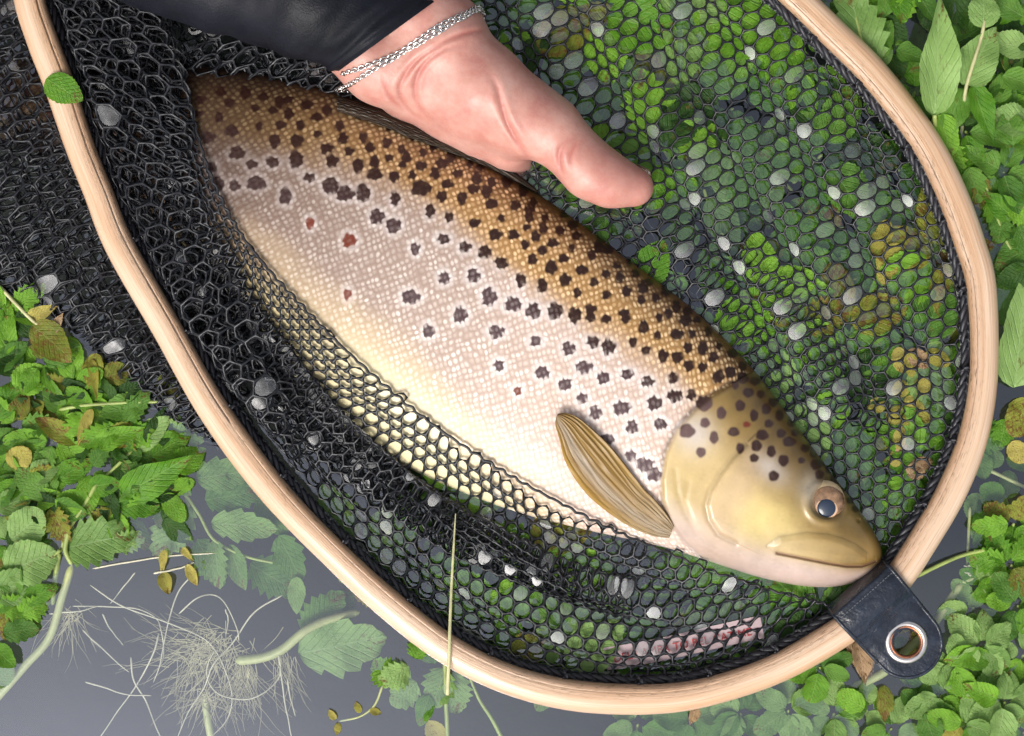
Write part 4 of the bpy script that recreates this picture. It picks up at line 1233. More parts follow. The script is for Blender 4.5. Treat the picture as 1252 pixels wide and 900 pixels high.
hand_chains = [
    # forearm and wrist (two bones' width)
    [(230, -80, 88, 60), (380, -5, 78, 58), (470, 78, 50, 46)],
    [(250, -130, 88, 58), (430, -60, 78, 58), (540, 42, 60, 50)],
    [(470, 78, 50, 44), (540, 42, 60, 48)],
    # heel of the thumb
    [(535, 55, 60, 50), (590, 105, 60, 50), (640, 142, 60, 42)],
    [(505, 82, 50, 44), (575, 128, 46, 37), (630, 160, 46, 31)],
    # palm edge down to the fish's back
    [(462, 80, 42, 41), (520, 113, 26, 33), (570, 143, 20, 33), (622, 179, 14, 25)],
    # thumb
    [(640, 138, 60, 41), (672, 158, 60, 36), (700, 185, 60, 29.5), (722, 208, 60, 31.5), (748, 222, 57, 28), (776, 229, 52, 23)],
    # fingers reaching round under the fish
    [(622, 180, 10, 26), (640, 218, -55, 24), (600, 310, -122, 23), (545, 400, -128, 19)],
    [(585, 165, 5, 28), (585, 215, -75, 25), (525, 315, -128, 24), (470, 405, -130, 20)],
    [(540, 145, 5, 28), (530, 195, -72, 25), (462, 295, -122, 23), (415, 375, -124, 19)],
    [(495, 118, 10, 28), (475, 165, -66, 23), (410, 250, -104, 20), (375, 310, -106, 17)],
]
h = 2.4
org = np.array([170.0, -200.0, -160.0])
dims = (np.array([820.0, 440.0, 160.0]) - org) / h
gx, gy, gz = [org[k] + h * np.arange(int(dims[k])) for k in range(3)]
G = np.stack(np.meshgrid(gx, gy, gz, indexing='ij'), -1).astype(np.float64)
F = capsule_field(G, hand_chains, 7.0)
del G
HV, HF = surface_nets(F, org, h)
# relax the voxel steps
ed = np.vstack([HF[:, [0, 1]], HF[:, [1, 2]], HF[:, [2, 3]], HF[:, [3, 0]]])
for it in range(3):
    acc = np.zeros_like(HV); cnt = np.zeros(len(HV))
    np.add.at(acc, ed[:, 0], HV[ed[:, 1]]); np.add.at(cnt, ed[:, 0], 1)
    np.add.at(acc, ed[:, 1], HV[ed[:, 0]]); np.add.at(cnt, ed[:, 1], 1)
    HV = 0.5 * HV + 0.5 * acc / cnt[:, None]
hx, hy, hz = HV.T
upm = sm(hz, 15, 40)
red = np.zeros(len(HV))
def crease(pl, dep, wd):
    global hz, red
    pl = catmull(pl, 40)
    best = np.full(hx.shape, 1e9); tt_ = np.zeros(hx.shape)
    for q in range(len(pl)):
        d_ = np.hypot(hx - pl[q, 0], hy - pl[q, 1]); m_ = d_ < best
        best = np.where(m_, d_, best); tt_ = np.where(m_, q / (len(pl) - 1), tt_)
    g_ = np.sin(np.clip(tt_, 0.02, 0.98) * math.pi) ** 0.7 * upm
    hz = hz - dep * np.exp(-(best / wd) ** 2) * g_ + 0.45 * dep * np.exp(-((best - 2.4 * wd) / (1.5 * wd)) ** 2) * g_
    red = np.maximum(red, 0.95 * np.exp(-(best / (wd * 0.95)) ** 2) * g_)
crease([(548, 52), (527, 62), (508, 76), (495, 92), (489, 106), (491, 120), (500, 134), (514, 146)], 2.8, 2.7)
crease([(562, 54), (540, 62), (520, 77), (509, 96), (508, 116), (515, 134), (530, 150)], 2.8, 2.6)
crease([(600, 92), (608, 108), (613, 128), (621, 152), (636, 178), (654, 204)], 3.4, 3.4)
crease([(694, 168), (685, 182), (684, 198), (690, 216)], 2.2, 2.6)
crease([(706, 172), (698, 190), (697, 206)], 1.4, 2.4)
crease([(600, 36), (572, 40), (545, 50), (528, 60)], 2.0, 2.8)
crease([(468, 92), (472, 108), (480, 122), (492, 132)], 1.6, 2.5)
red *= 0.8
hz += upm * 0.9 * vnoise(hx * 0.05, hy * 0.05, 77)
red = np.maximum(red, 0.28 * sm(hx, 690, 790) * upm)
hand_me = mesh_from('person', PP(np.stack([hx, hy, hz], -1)), HF[:, ::-1], True)
attr(hand_me, 'red', red, 'FLOAT')
person = link('person', hand_me, M['skin'], label='bare hand with thumb stretched out and dark wet sleeve, holding the trout', cat='person')
hand_bvh = BVHTree.FromPolygons([tuple(v) for v in PP(np.stack([hx, hy, hz], -1)).tolist()], HF.tolist())
def hand_top(x, y):
    """height of the hand surface under the line of sight through photo-plane point x, y"""
    o = Vector((0, 0, CAM_H)); d_ = (Vector(P(x, y, 0)) - o).normalized()
    hit = hand_bvh.ray_cast(o, d_)
    return None if hit[0] is None else hit[0].z / S

# thumbnail on the far side of the thumb tip
nv2 = []
for a in range(13):
    for b_ in range(9):
        u, q = a / 12, b_ / 8
        x = 750 + 44 * u; y = 199 + 10 * u * u + 4 * u
        nv2.append((x + 2 * q, y - 7 + 8 * (q - 0.5) ** 2 + 7 * q, 58 - 22 * q - 6 * u))
nf2 = np.array([(a * 9 + b_, a * 9 + b_ + 1, (a + 1) * 9 + b_ + 1, (a + 1) * 9 + b_) for a in range(12) for b_ in range(8)])
link('thumbnail', mesh_from('thumbnail', PP(np.array(nv2)), nf2, True), M['nail'], person)

# sleeve
def mat_sleeve():
    m, nt, N, L, out = new_mat('navy_waterproof_cloth')
    co = texco(nt)
    n = noise(nt, co, 30, 4, 0.6); n2 = noise(nt, co, 1400, 2, 0.5); wet = noise(nt, co, 55, 3, 0.6)
    b = principled(nt, out)
    L.new(ramp(nt, n.outputs[0], [(0.3, (0.004, 0.005, 0.008)), (0.7, (0.011, 0.012, 0.019))]), b.inputs['Base Color'])
    L.new(ramp(nt, wet.outputs[0], [(0.4, (0.42, 0.42, 0.42)), (0.62, (0.62, 0.62, 0.62))]), b.inputs['Roughness'])
    b.inputs['Specular IOR Level'].default_value = 0.16
    hh_ = math_node(nt, 'ADD', math_node(nt, 'MULTIPLY', n2.outputs[0], 0.15), n.outputs[0])
    L.new(bump(nt, hh_, 0.0018, 0.6), b.inputs['Normal'])
    return m
M['sleeve'] = mat_sleeve()
rings = [  # centre x, y, z, half width, half height, ring direction angle (deg, in the photo plane, y down)
    (476, 42, 82, 78, 58, -36), (462, 33, 84, 82, 62, -38), (435, 17, 86, 86, 66, -44), (390, -10, 90, 92, 70, -54), (330, -40, 94, 99, 76, -60), (260, -68, 98, 106, 80, -64), (180, -108, 102, 113, 84, -66), (90, -160, 106, 118, 88, -66)]
Rg = catmull_raw(rings, 10)
nr, nt_ = len(Rg), 72
th = np.linspace(0, 2 * math.pi, nt_, endpoint=False)
an = np.radians(Rg[:, 5])
uu = np.linspace(0, 1, nr)[:, None]; tt = th[None, :]
wr = 5.5 * vnoise(uu * 26 + 0 * tt, np.cos(tt) * 1.6 + 3 + 0 * uu, 301) + 4.5 * vnoise(uu * 11 + np.sin(tt) * 1.5, np.sin(tt) * 2.2 + 9 * uu, 302) + 2.0 * vnoise(uu * 50, np.cos(tt) * 5 + uu * 8, 303)
wr = wr * sm(uu, 0.0, 0.10) + 2.0 * np.sin(tt * 3 + 1) * (1 - sm(uu, 0, 0.1))
rx = Rg[:, 3][:, None] + wr; rz = Rg[:, 4][:, None] + wr
sx = Rg[:, 0][:, None] + np.cos(an)[:, None] * rx * np.cos(tt)
sy = Rg[:, 1][:, None] + np.sin(an)[:, None] * rx * np.cos(tt)
sz = Rg[:, 2][:, None] + rz * np.sin(tt)
outer = np.stack([sx, sy, sz], -1)
cenr = Rg[:, None, :3]
inner = cenr + (outer - cenr) * 0.955
allv = np.concatenate([inner[::-1], outer], 0)     # lining, then round the hem to the outside
n_all = len(allv)
i = np.arange(n_all - 1)[:, None]; j = np.arange(nt_)[None, :]
f = np.stack([i * nt_ + j, (i + 1) * nt_ + j, (i + 1) * nt_ + (j + 1) % nt_, i * nt_ + (j + 1) % nt_], -1).reshape(-1, 4)
link('sleeve', mesh_from('sleeve', PP(allv).reshape(-1, 3), f, True), M['sleeve'], person)

tch = [[(-650, 1700, 200, 330), (-520, 960, 1350, 300)], [(-440, 860, 1320, 150), (-720, 820, 520, 120), (-560, 640, 130, 112)]]  # unseen torso and upper arm, leaned in to darken the water's reflection
to = np.array([-1150.0, 400.0, -180.0]); th_ = 24.0
ax3 = [to[k] + th_ * np.arange(n_) for k, n_ in enumerate((55, 72, 80))]
TG = np.stack(np.meshgrid(*ax3, indexing='ij'), -1)
TV, TF = surface_nets(capsule_field(TG, tch, 30.0), to, th_)
link('jacket', mesh_from('jacket', TV * S, TF, True), M['sleeve'], person)

# bracelet: two fine chains round the wrist
brac = empty('bracelet', P(500, 60, 90), 'double strand silver chain bracelet round the wrist', 'bracelet')
def chain(front, back):
    pts = []
    for x, y in catmull(front, 60):
        z = hand_top(x, y)
        if z is None or z < 20: z = pts[-1][2] - 4 if pts else 50
        k = 1
        pts.append((x, y, z + 1.6))
    # P() keeps the line of sight, so x and y stay as drawn
    pts = np.array(pts)
    bk = np.array([(pts[-1][0] + 6, pts[-1][1] + 4, pts[-1][2] - 30)] + back + [(pts[0][0] - 6, pts[0][1] + 2, pts[0][2] - 30)])
    pts[1:-1, 2] = (pts[:-2, 2] + pts[1:-1, 2] + pts[2:, 2]) / 3
    loop = np.vstack([pts, bk])
    W = PP(loop)
    L_ = np.concatenate([[0], np.cumsum(np.linalg.norm(np.diff(np.vstack([W, W[:1]]), axis=0), axis=1))])
    Wc = np.vstack([W, W[:1]])
    pitch = 4.6 * S
    n = int(L_[-1] / pitch)
    s_ = np.arange(n) * L_[-1] / n
    C3 = np.stack([np.interp(s_, L_, Wc[:, k]) for k in range(3)], -1)
    T3 = np.roll(C3, -1, 0) - np.roll(C3, 1, 0); T3 /= np.linalg.norm(T3, axis=1)[:, None]
    out = []
    A = np.linspace(0, 2 * math.pi, 12, endpoint=False)
    for q in range(n):
        t = T3[q]; up = np.array([0, 0, 1.0]); b_ = np.cross(t, up); b_ /= np.linalg.norm(b_) + 1e-9; nn = np.cross(b_, t)
        ro = math.radians(45 if q % 2 else -45) + 0.25 * math.sin(q * 2.3)
        side = b_ * math.cos(ro) + nn * math.sin(ro)
        p = C3[q] + (np.cos(A)[:, None] * t * 3.7 + np.sin(A)[:, None] * side * 2.7) * S
        tt_ = np.roll(p, -1, 0) - np.roll(p, 1, 0); tt_ /= np.linalg.norm(tt_, axis=1)[:, None]
        axn = np.cross(t, side)
        B_ = np.cross(tt_, axn)
        vv = []
        for c_ in range(5):
            al_ = 2 * math.pi * c_ / 5
            vv.append(p + 0.85 * S * (math.cos(al_) * B_ + math.sin(al_) * axn))
        vv = np.stack(vv, 1).reshape(-1, 3)
        ii = np.arange(12)[:, None]; jj = np.arange(5)[None]
        ff = np.stack([ii * 5 + jj, ((ii + 1) % 12) * 5 + jj, ((ii + 1) % 12) * 5 + (jj + 1) % 5, ii * 5 + (jj + 1) % 5], -1).reshape(-1, 4)
        out.append((vv, ff))
    v_, f_ = join(out)
    link('chain', mesh_from('chain', v_, f_), M['silver'], brac)
chain([(417, 108), (432, 101), (450, 89), (475, 75), (500, 60), (525, 46), (550, 31), (572, 19), (586, 12)], [(585, 60, -30), (520, 95, -30), (450, 115, -12)])
chain([(420, 90), (436, 85), (455, 78), (478, 69), (500, 57), (522, 41), (545, 27), (568, 17), (585, 8)], [(580, 55, -34), (515, 85, -34), (445, 105, -16)])

# ------------------------------------------------------------------ plants
def leaf_mesh(name, shape, teeth, depth, curl, fold, seed, nu=26):
    """unit leaf along +x, width 1 unit across y; scaled by each object"""
    r = np.random.default_rng(seed)
    t = np.linspace(0, 1, nu)
    if shape == 'lance': hw = np.sin(np.pi * t ** 0.62) ** 0.9 * (1 - 0.25 * t)
    elif shape == 'ovate': hw = np.sin(np.pi * t ** 0.75) ** 0.75
    elif shape == 'round': hw = np.sin(np.pi * t ** 0.9) ** 0.55
    elif shape == 'heart': hw = np.sin(np.pi * t ** 0.5) ** 0.8
    else: hw = np.sin(np.pi * t ** 0.8) ** 0.6
    hw = hw / hw.max() * 0.5
    saw = (t * teeth) % 1.0
    hw = hw * (1 + depth * (saw - 0.5)) + 0.012
    hw[0] = 0.015; hw[-1] = 0.004
    cols = np.array([-1, -0.55, 0, 0.55, 1.0])
    V_l = []
    wob = r.uniform(0, 6, 4)
    for q in range(nu):
        for c_ in cols:
            y = hw[q] * c_
            z = fold * abs(c_) * hw[q] * 2 + curl * (t[q] - 0.4) ** 2 * -0.6 + 0.05 * math.sin(t[q] * 9 + wob[0] + c_ * 2) * abs(c_) + 0.02 * math.sin(t[q] * 17 + wob[1]) * c_
            y2 = y + 0.03 * math.sin(t[q] * 3 + wob[2])
            V_l.append((t[q], y2, z))
    n = len(cols)
    F_l = np.array([(a * n + b_, (a + 1) * n + b_, (a + 1) * n + b_ + 1, a * n + b_ + 1) for a in range(nu - 1) for b_ in range(n - 1)])
    return np.array(V_l), F_l
LEAFV = {}
for sh, teeth, dep in (('lance', 14, 0.10), ('ovate', 10, 0.12), ('round', 6, 0.10), ('heart', 8, 0.08), ('lobed', 4.5, 0.42)):
    LEAFV[sh] = []
    for k in range(5):
        LEAFV[sh].append(leaf_mesh(sh, sh, teeth + k * 0.7, dep * (0.8 + 0.12 * k), random.uniform(-0.3, 0.8), random.uniform(0.02, 0.24), 100 + k))
leaf_cache = {}
def leaf(parent, x, y, ang, L_, W_, z=3, mat='mid', shape='ovate', pitch=None, roll=None, name='leaf', relief=0.5):
    """one leaf: base at photo-plane (x, y), pointing at ang degrees (counter-clockwise as seen), length and width in units"""
    k = random.randrange(5)
    key = (shape, k, mat)
    if key not in leaf_cache:
        v, f = LEAFV[shape][k]
        me = mesh_from('leaf_' + shape, v, f, True); me.materials.append(M[mat]); leaf_cache[key] = me
    o = bpy.data.objects.new(name, leaf_cache[key]); COL.objects.link(o)
    kk = (HP - z) / HP
    o.location = Vector(P(x, y, z))
    if parent is not None:
        o.parent = parent; o.location = o.location - parent.location
    p = math.radians(random.uniform(-9, 9) if pitch is None else pitch); r = math.radians(random.uniform(-14, 14) if roll is None else roll)
    o.rotation_euler = (r, -p, math.radians(ang))
    o.scale = (L_ * S * kk, W_ * S * kk, relief * (L_ + W_) * S)
    return o
def stem(parent, pts, r0=3.0, r1=None, mat='stem', name='stem'):
    c = catmull(pts, max(24, 9 * len(pts)))
    e_ = np.linspace(0, 1, len(c))
    if name in ('root', 'twig'):
        c = c + np.stack([1.6 * vnoise(e_ * 9 + pts[0][0], e_ * 3, 5), 1.6 * vnoise(e_ * 8 + pts[0][1], e_ * 4, 6), 0 * e_], -1)
    tap = np.minimum(1, 0.25 + np.sqrt(np.clip(np.minimum(e_, 1 - e_) * 14, 0, 1)))
    v, f = tube(PP(c), np.linspace(r0, r0 if r1 is None else r1, len(c)) * tap * S, 7)
    return link(name, mesh_from(name, v, f), M[mat], parent)
def plant(x, y, label, z=0, group=None, name='water_plant', cat='plant'):
    return empty(name, P(x, y, z), label, cat, group)

# --- top right: broad upright leaves beyond the hoop
p = plant(1144, 139, 'tall pale lance-shaped leaf with its stalk above the hoop', z=0)
leaf(p, 1143, 142, 89, 150, 50, 34, 'pale', 'lance', pitch=5, roll=4)
stem(p, [(1140, 175, -20), (1143, 158, 15), (1143, 140, 34)], 3.0)
leaf(p, 1148, 140, -70, 62, 34, 20, 'bright', 'lance', pitch=-6)
p = plant(1186, 104, 'heart-leaved green sprig beside the tall lance-shaped leaf')
leaf(p, 1178, 104, 62, 82, 52, 30, 'pale', 'heart', pitch=2, roll=-8)
leaf(p, 1188, 104, -68, 78, 30, 30, 'bright', 'lance', pitch=-4)
leaf(p, 1178, 108, -112, 80, 32, 22, 'mid', 'lance', pitch=-8)
leaf(p, 1184, 100, 40, 46, 20, 16, 'bright', 'ovate')
leaf(p, 1202, 34, 88, 48, 38, 36, 'pale', 'ovate', pitch=0)
stem(p, [(1172, 190, -30), (1178, 140, 5), (1182, 104, 30), (1202, 36, 34), (1208, -20, 30)], 2.6, 2.0, 'straw')
p = plant(1060, 40, 'pale serrated leaves tucked against the outer edge of the hoop, upper right')
leaf(p, 1062, 85, 104, 112, 56, 10, 'pale', 'lobed', pitch=3)
leaf(p, 1068, 82, 52, 34, 26, 12, 'pale', 'ovate')
leaf(p, 1060, 78, 60, 60, 34, 4, 'mid', 'ovate')
stem(p, [(1050, 120, -20), (1060, 88, 8), (1046, 20, 12)], 2.2)
p = plant(1105, 20, 'bright green toothed leaves at the top edge, between pale serrated leaf and lance leaf')
for (x, y, a, l, w_, m_) in ((1096, -14, -80, 44, 26, 'bright'), (1112, -20, -100, 50, 26, 'bright'), (1122, -10, -60, 44, 24, 'mid'), (1088, -10, -110, 36, 24, 'mid'), (1130, 0, -70, 50, 30, 'dark'), (1082, 20, -60, 52, 30, 'dark')):
    leaf(p, x, y, a, l, w_, 14 if m_ != 'dark' else 3, m_, 'lobed' if m_ == 'bright' else 'ovate')
stem(p, [(1100, -40, 10), (1104, 5, 8), (1106, 30, -10)], 2.2)
p = plant(1170, 20, 'dark green leaves in the shade behind the tall lance-shaped leaf')
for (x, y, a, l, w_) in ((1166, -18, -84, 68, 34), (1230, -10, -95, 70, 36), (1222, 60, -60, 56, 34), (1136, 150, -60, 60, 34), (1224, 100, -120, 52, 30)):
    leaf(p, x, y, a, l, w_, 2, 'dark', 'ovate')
p = plant(1240, 60, 'green leaves at the edge of the picture right of the heart-leaved sprig')
for (x, y, a, l, w_, m_) in ((1250, 20, 150, 50, 28, 'mid'), (1262, 60, 170, 60, 34, 'pale'), (1226, 92, -20, 46, 30, 'mid'), (1220, 30, 60, 50, 30, 'bright'), (1262, 150, 175, 56, 42, 'pale'), (1240, 178, 100, 46, 34, 'mid'), (1216, 150, -30, 52, 30, 'bright'), (1200, 6, 40, 52, 30, 'mid')):
    leaf(p, x, y, a, l, w_, random.uniform(4, 22), m_, 'ovate')
stem(p, [(1262, 110, 6), (1236, 96, 6), (1218, 70, 4), (1206, 40, 2)], 2.4)
p = plant(1180, 200, 'bright leaves along the outer edge of the hoop below the lance leaf')
for (x, y, a, l, w_, m_) in ((1150, 170, -60, 56, 30, 'bright'), (1170, 178, -80, 46, 26, 'bright'), (1184, 205, -70, 46, 28, 'mid'), (1200, 190, -30, 50, 30, 'dark'), (1198, 216, -85, 40, 24, 'olive'), (1210, 246, -70, 40, 26, 'bright'), (1234, 250, -40, 40, 30, 'bright'), (1226, 262, -100, 36, 26, 'mid')):
    leaf(p, x, y, a, l, w_, random.uniform(1, 8), m_, 'lobed')
stem(p, [(1192, 190, 0), (1215, 255, 4), (1236, 305, 2), (1262, 330, 0)], 2.0, 2.0, 'stem')
p = plant(1236, 400, 'large pale serrated leaf half cut by the picture edge, beside the hoop')
leaf(p, 1240, 474, 84, 150, 62, 6, 'pale', 'lance', pitch=0, roll=6)
leaf(p, 1262, 300, -150, 54, 40, 4, 'mid', 'ovate'); leaf(p, 1260, 330, 200, 46, 34, 8, 'dark', 'ovate')
p = plant(1240, 505, 'yellow-brown decaying leaf under the large pale serrated leaf')
leaf(p, 1256, 486, -110, 52, 40, 4, 'olive', 'round'); leaf(p, 1230, 512, -100, 36, 28, 4, 'bright', 'lobed'); leaf(p, 1236, 540, -60, 30, 24, 3, 'yellow', 'round')
# sunken leaves on the right
p = plant(1215, 230, 'broad drowned leaves under the water at the right edge', z=-30)
for (x, y, a, l, w_) in ((1190, 215, -40, 80, 50), (1240, 215, -120, 80, 54), (1225, 330, -90, 70, 40), (1205, 300, -70, 60, 34)):
    leaf(p, x, y, a, l, w_, -26, 'mid', 'ovate')
p = plant(1205, 590, 'sunken round-leaved cress right of the hoop below the decaying leaf', z=-20)
for k in range(16):
    a0 = random.uniform(0, 360); x = random.uniform(1186, 1250); y = random.uniform(530, 690)
    leaf(p, x, y, a0, random.uniform(26, 40), random.uniform(20, 28), random.uniform(-30, -6), random.choice(['pale', 'mid', 'pale']), 'round')
stem(p, [(1180, 560, -14), (1210, 575, -12), (1262, 600, -12)], 2.6, 2.2, 'stem_pale')
stem(p, [(1186, 620, -10), (1184, 660, -12), (1182, 705, -14)], 2.2, 1.6, 'stem_pale')

# --- rosettes of cress at the lower right
def rosette(x, y, n, l, mats, label, z=4, shape='round', group=None, spread=1.0):
    p = plant(x, y, label, z=z, group=group, name='cress_plant')
    a0 = random.uniform(0, 360)
    for k in range(n):
        a = a0 + 360 / n * k + random.uniform(-22, 22)
        rr = random.uniform(2, 9) * spread
        L_ = l * random.uniform(0.9, 1.35)
        leaf(p, x + rr * math.cos(math.radians(a)), y - rr * math.sin(math.radians(a)), a, L_, L_ * random.uniform(0.58, 0.8), z + random.uniform(-3, 8), random.choice(mats), shape, pitch=random.uniform(-16, 8))
    stem(p, [(x + random.uniform(-20, 20), y + random.uniform(14, 34), z - 40), (x + random.uniform(-6, 6), y + 8, z - 14), (x, y, z)], 2.4, 1.8)
    return p
rosette(1200, 790, 7, 40, ['pale', 'bright', 'pale'], 'pale green star-shaped cress rosette right of the eyelet strap', z=10, shape='ovate')
rosette(1165, 812, 5, 34, ['pale', 'pale', 'bright'], 'pale cress leaves close beside the end of the strap', z=6)
rosette(1228, 858, 7, 40, ['pale', 'bright', 'pale'], 'large pale cress rosette in the lower right corner', z=9, shape='ovate')
rosette(1150, 850, 6, 34, ['bright', 'pale', 'pale'], 'bright green cress leaves below the strap end', z=2)
rosette(1240, 640, 6, 34, ['bright', 'bright', 'olive'], 'bright cress clump at the right edge level with the trout snout', z=8, shape='lobed')
rosette(1236, 690, 7, 36, ['bright', 'olive', 'bright'], 'bright cress clump at the right edge just under the other bright clump', z=6, shape='lobed')
rosette(1244, 740, 6, 36, ['bright', 'mid'], 'green cress at the right edge above the star-shaped rosette', z=5)
rosette(1128, 868, 5, 30, ['pale', 'mid'], 'small cress with pale leaves by the brown withered leaf', z=3)
rosette(1178, 885, 6, 36, ['bright', 'pale', 'yellow'], 'yellowing cress at the bottom edge between two pale rosettes', z=5)
rosette(1090, 890, 5, 32, ['pale', 'pale', 'mid'], 'pale cress cut by the bottom edge below the strap', z=2)
rosette(1020, 872, 6, 36, ['pale', 'mid', 'pale'], 'pale sunken cress below the hoop left of the strap', z=-4)
rosette(964, 868, 6, 36, ['pale', 'pale'], 'pale sunken cress just under the hoop, second from the strap', z=-8)
rosette(1002, 815, 5, 30, ['bright', 'mid', 'bright'], 'bright green cress tucked between the hoop and the strap', z=3)
rosette(905, 872, 6, 38, ['pale', 'mid'], 'hazy sunken leaves under the bottom of the hoop', z=-24, shape='ovate')
rosette(845, 880, 5, 36, ['mid', 'pale'], 'faint sunken leaves at the bottom edge beside the brown fragment', z=-30, shape='ovate')
rosette(780, 885, 5, 40, ['mid', 'pale'], 'faint sunken leaves at the bottom edge under the lowest part of the hoop', z=-34, shape='ovate')
rosette(1110, 780, 4, 26, ['yellow', 'bright'], 'yellow-green leaves seen through the eyelet', z=-14, shape='lance')
for k, (x, y) in enumerate([(1190, 742), (1208, 716), (1130, 830), (1212, 826), (1252, 800), (1195, 860), (1060, 868), (1252, 895)]):
    rosette(x, y, 5, random.uniform(24, 34), ['pale', 'bright', 'pale'], 'small low cress among the larger rosettes at the lower right', z=random.uniform(-12, 0), group='small cress among the lower right rosettes')
# stems near the strap
p = plant(1120, 800, 'thick pale hollow stem running under the strap towards the right edge', z=-10, name='sunken_cress')
stem(p, [(1040, 842, -8), (1080, 822, -6), (1108, 795, -6), (1140, 765, -5), (1160, 735, -6), (1176, 712, -10)], 6.0, 5.0, 'stem_pale')
stem(p, [(1176, 712, -8), (1200, 706, -8), (1250, 712, -10)], 3.0, 2.0, 'stem_pale')
for k in range(12):
    x, y = 1180 + random.uniform(-3, 12), 690 + random.uniform(-12, 14)
    stem(p, [(x, y, -6), (x + random.uniform(15, 30), y + random.uniform(-4, 14), -8), (x + random.uniform(40, 64), y + random.uniform(8, 30), -10)], 0.8, 0.5, 'root', name='root')
p = plant(1150, 690, 'thin green stem leaving the hoop towards the right edge above the strap', z=4, name='sunken_cress')
stem(p, [(1118, 706, 6), (1150, 690, 7), (1180, 678, 6), (1216, 670, 6)], 2.8, 2.2, 'stem')
p = plant(1062, 800, 'torn brown withered leaf beside the strap', name='withered_leaf')
leaf(p, 1040, 776, -62, 62, 30, 4, 'brown', 'ovate', pitch=-4); leaf(p, 1048, 782, -80, 58, 26, 7, 'brown', 'lance', pitch=2)
p = plant(1078, 855, 'dark olive leaf standing in the water below the strap', name='withered_leaf')
leaf(p, 1082, 838, -92, 44, 22, 6, 'olive', 'ovate')
p = plant(846, 876, 'small orange-brown fragment under the bottom of the hoop', name='withered_leaf')
leaf(p, 852, 864, -110, 26, 14, 3, 'brown', 'lance')

# --- bottom: sprig under the hoop
p = plant(520, 820, 'toothed green sprig floating under the lower hoop by the grass blade', z=2)
for (x, y, a, l, w_, z, m_, sh) in ((482, 832, 140, 36, 34, 3, 'bright', 'lobed'), (500, 815, -150, 44, 34, 2, 'pale', 'lobed'), (510, 835, -140, 42, 36, -3, 'pale', 'lobed'), (545, 818, -110, 50, 40, -4, 'pale', 'lobed'), (552, 822, -80, 56, 36, -5, 'pale', 'lobed'), (525, 850, -110, 40, 24, -3, 'bright', 'ovate'), (508, 806, 70, 36, 26, 3, 'bright', 'lobed'), (525, 880, -60, 40, 24, -12, 'yellow', 'ovate'), (532, 812, 100, 40, 30, -2, 'mid', 'lobed')):
    leaf(p, x, y, a, l, w_, z, m_, sh)
stem(p, [(544, 800, 2), (545, 850, -4), (548, 915, -10)], 3.0, 2.6, 'stem')
stem(p, [(468, 838, 2), (458, 862, 1), (440, 876, 0), (414, 882, -2)], 1.6, 1.2, 'stem_pale')
for (x, y, a) in ((440, 872, 110), (452, 868, -20), (410, 880, 120), (414, 884, -100)): leaf(p, x, y, a, 15, 9, 2, 'yellow', 'ovate')
p = plant(575, 850, 'thin green stalk slanting down from the hoop at the bottom edge', name='grass_stalk')
stem(p, [(572, 822, -2), (586, 855, -6), (602, 880, -8), (620, 915, -10)], 1.8, 3.0, 'stem')
p = plant(400, 790, 'large hazy sunken leaf beside the hoop at the end of the pale root stem', z=-22)
leaf(p, 365, 800, 12, 110, 66, -20, 'pale', 'lobed', pitch=0)
leaf(p, 372, 776, 48, 70, 44, -24, 'mid', 'lobed')
leaf(p, 400, 770, 60, 60, 40, -40, 'mid', 'ovate')

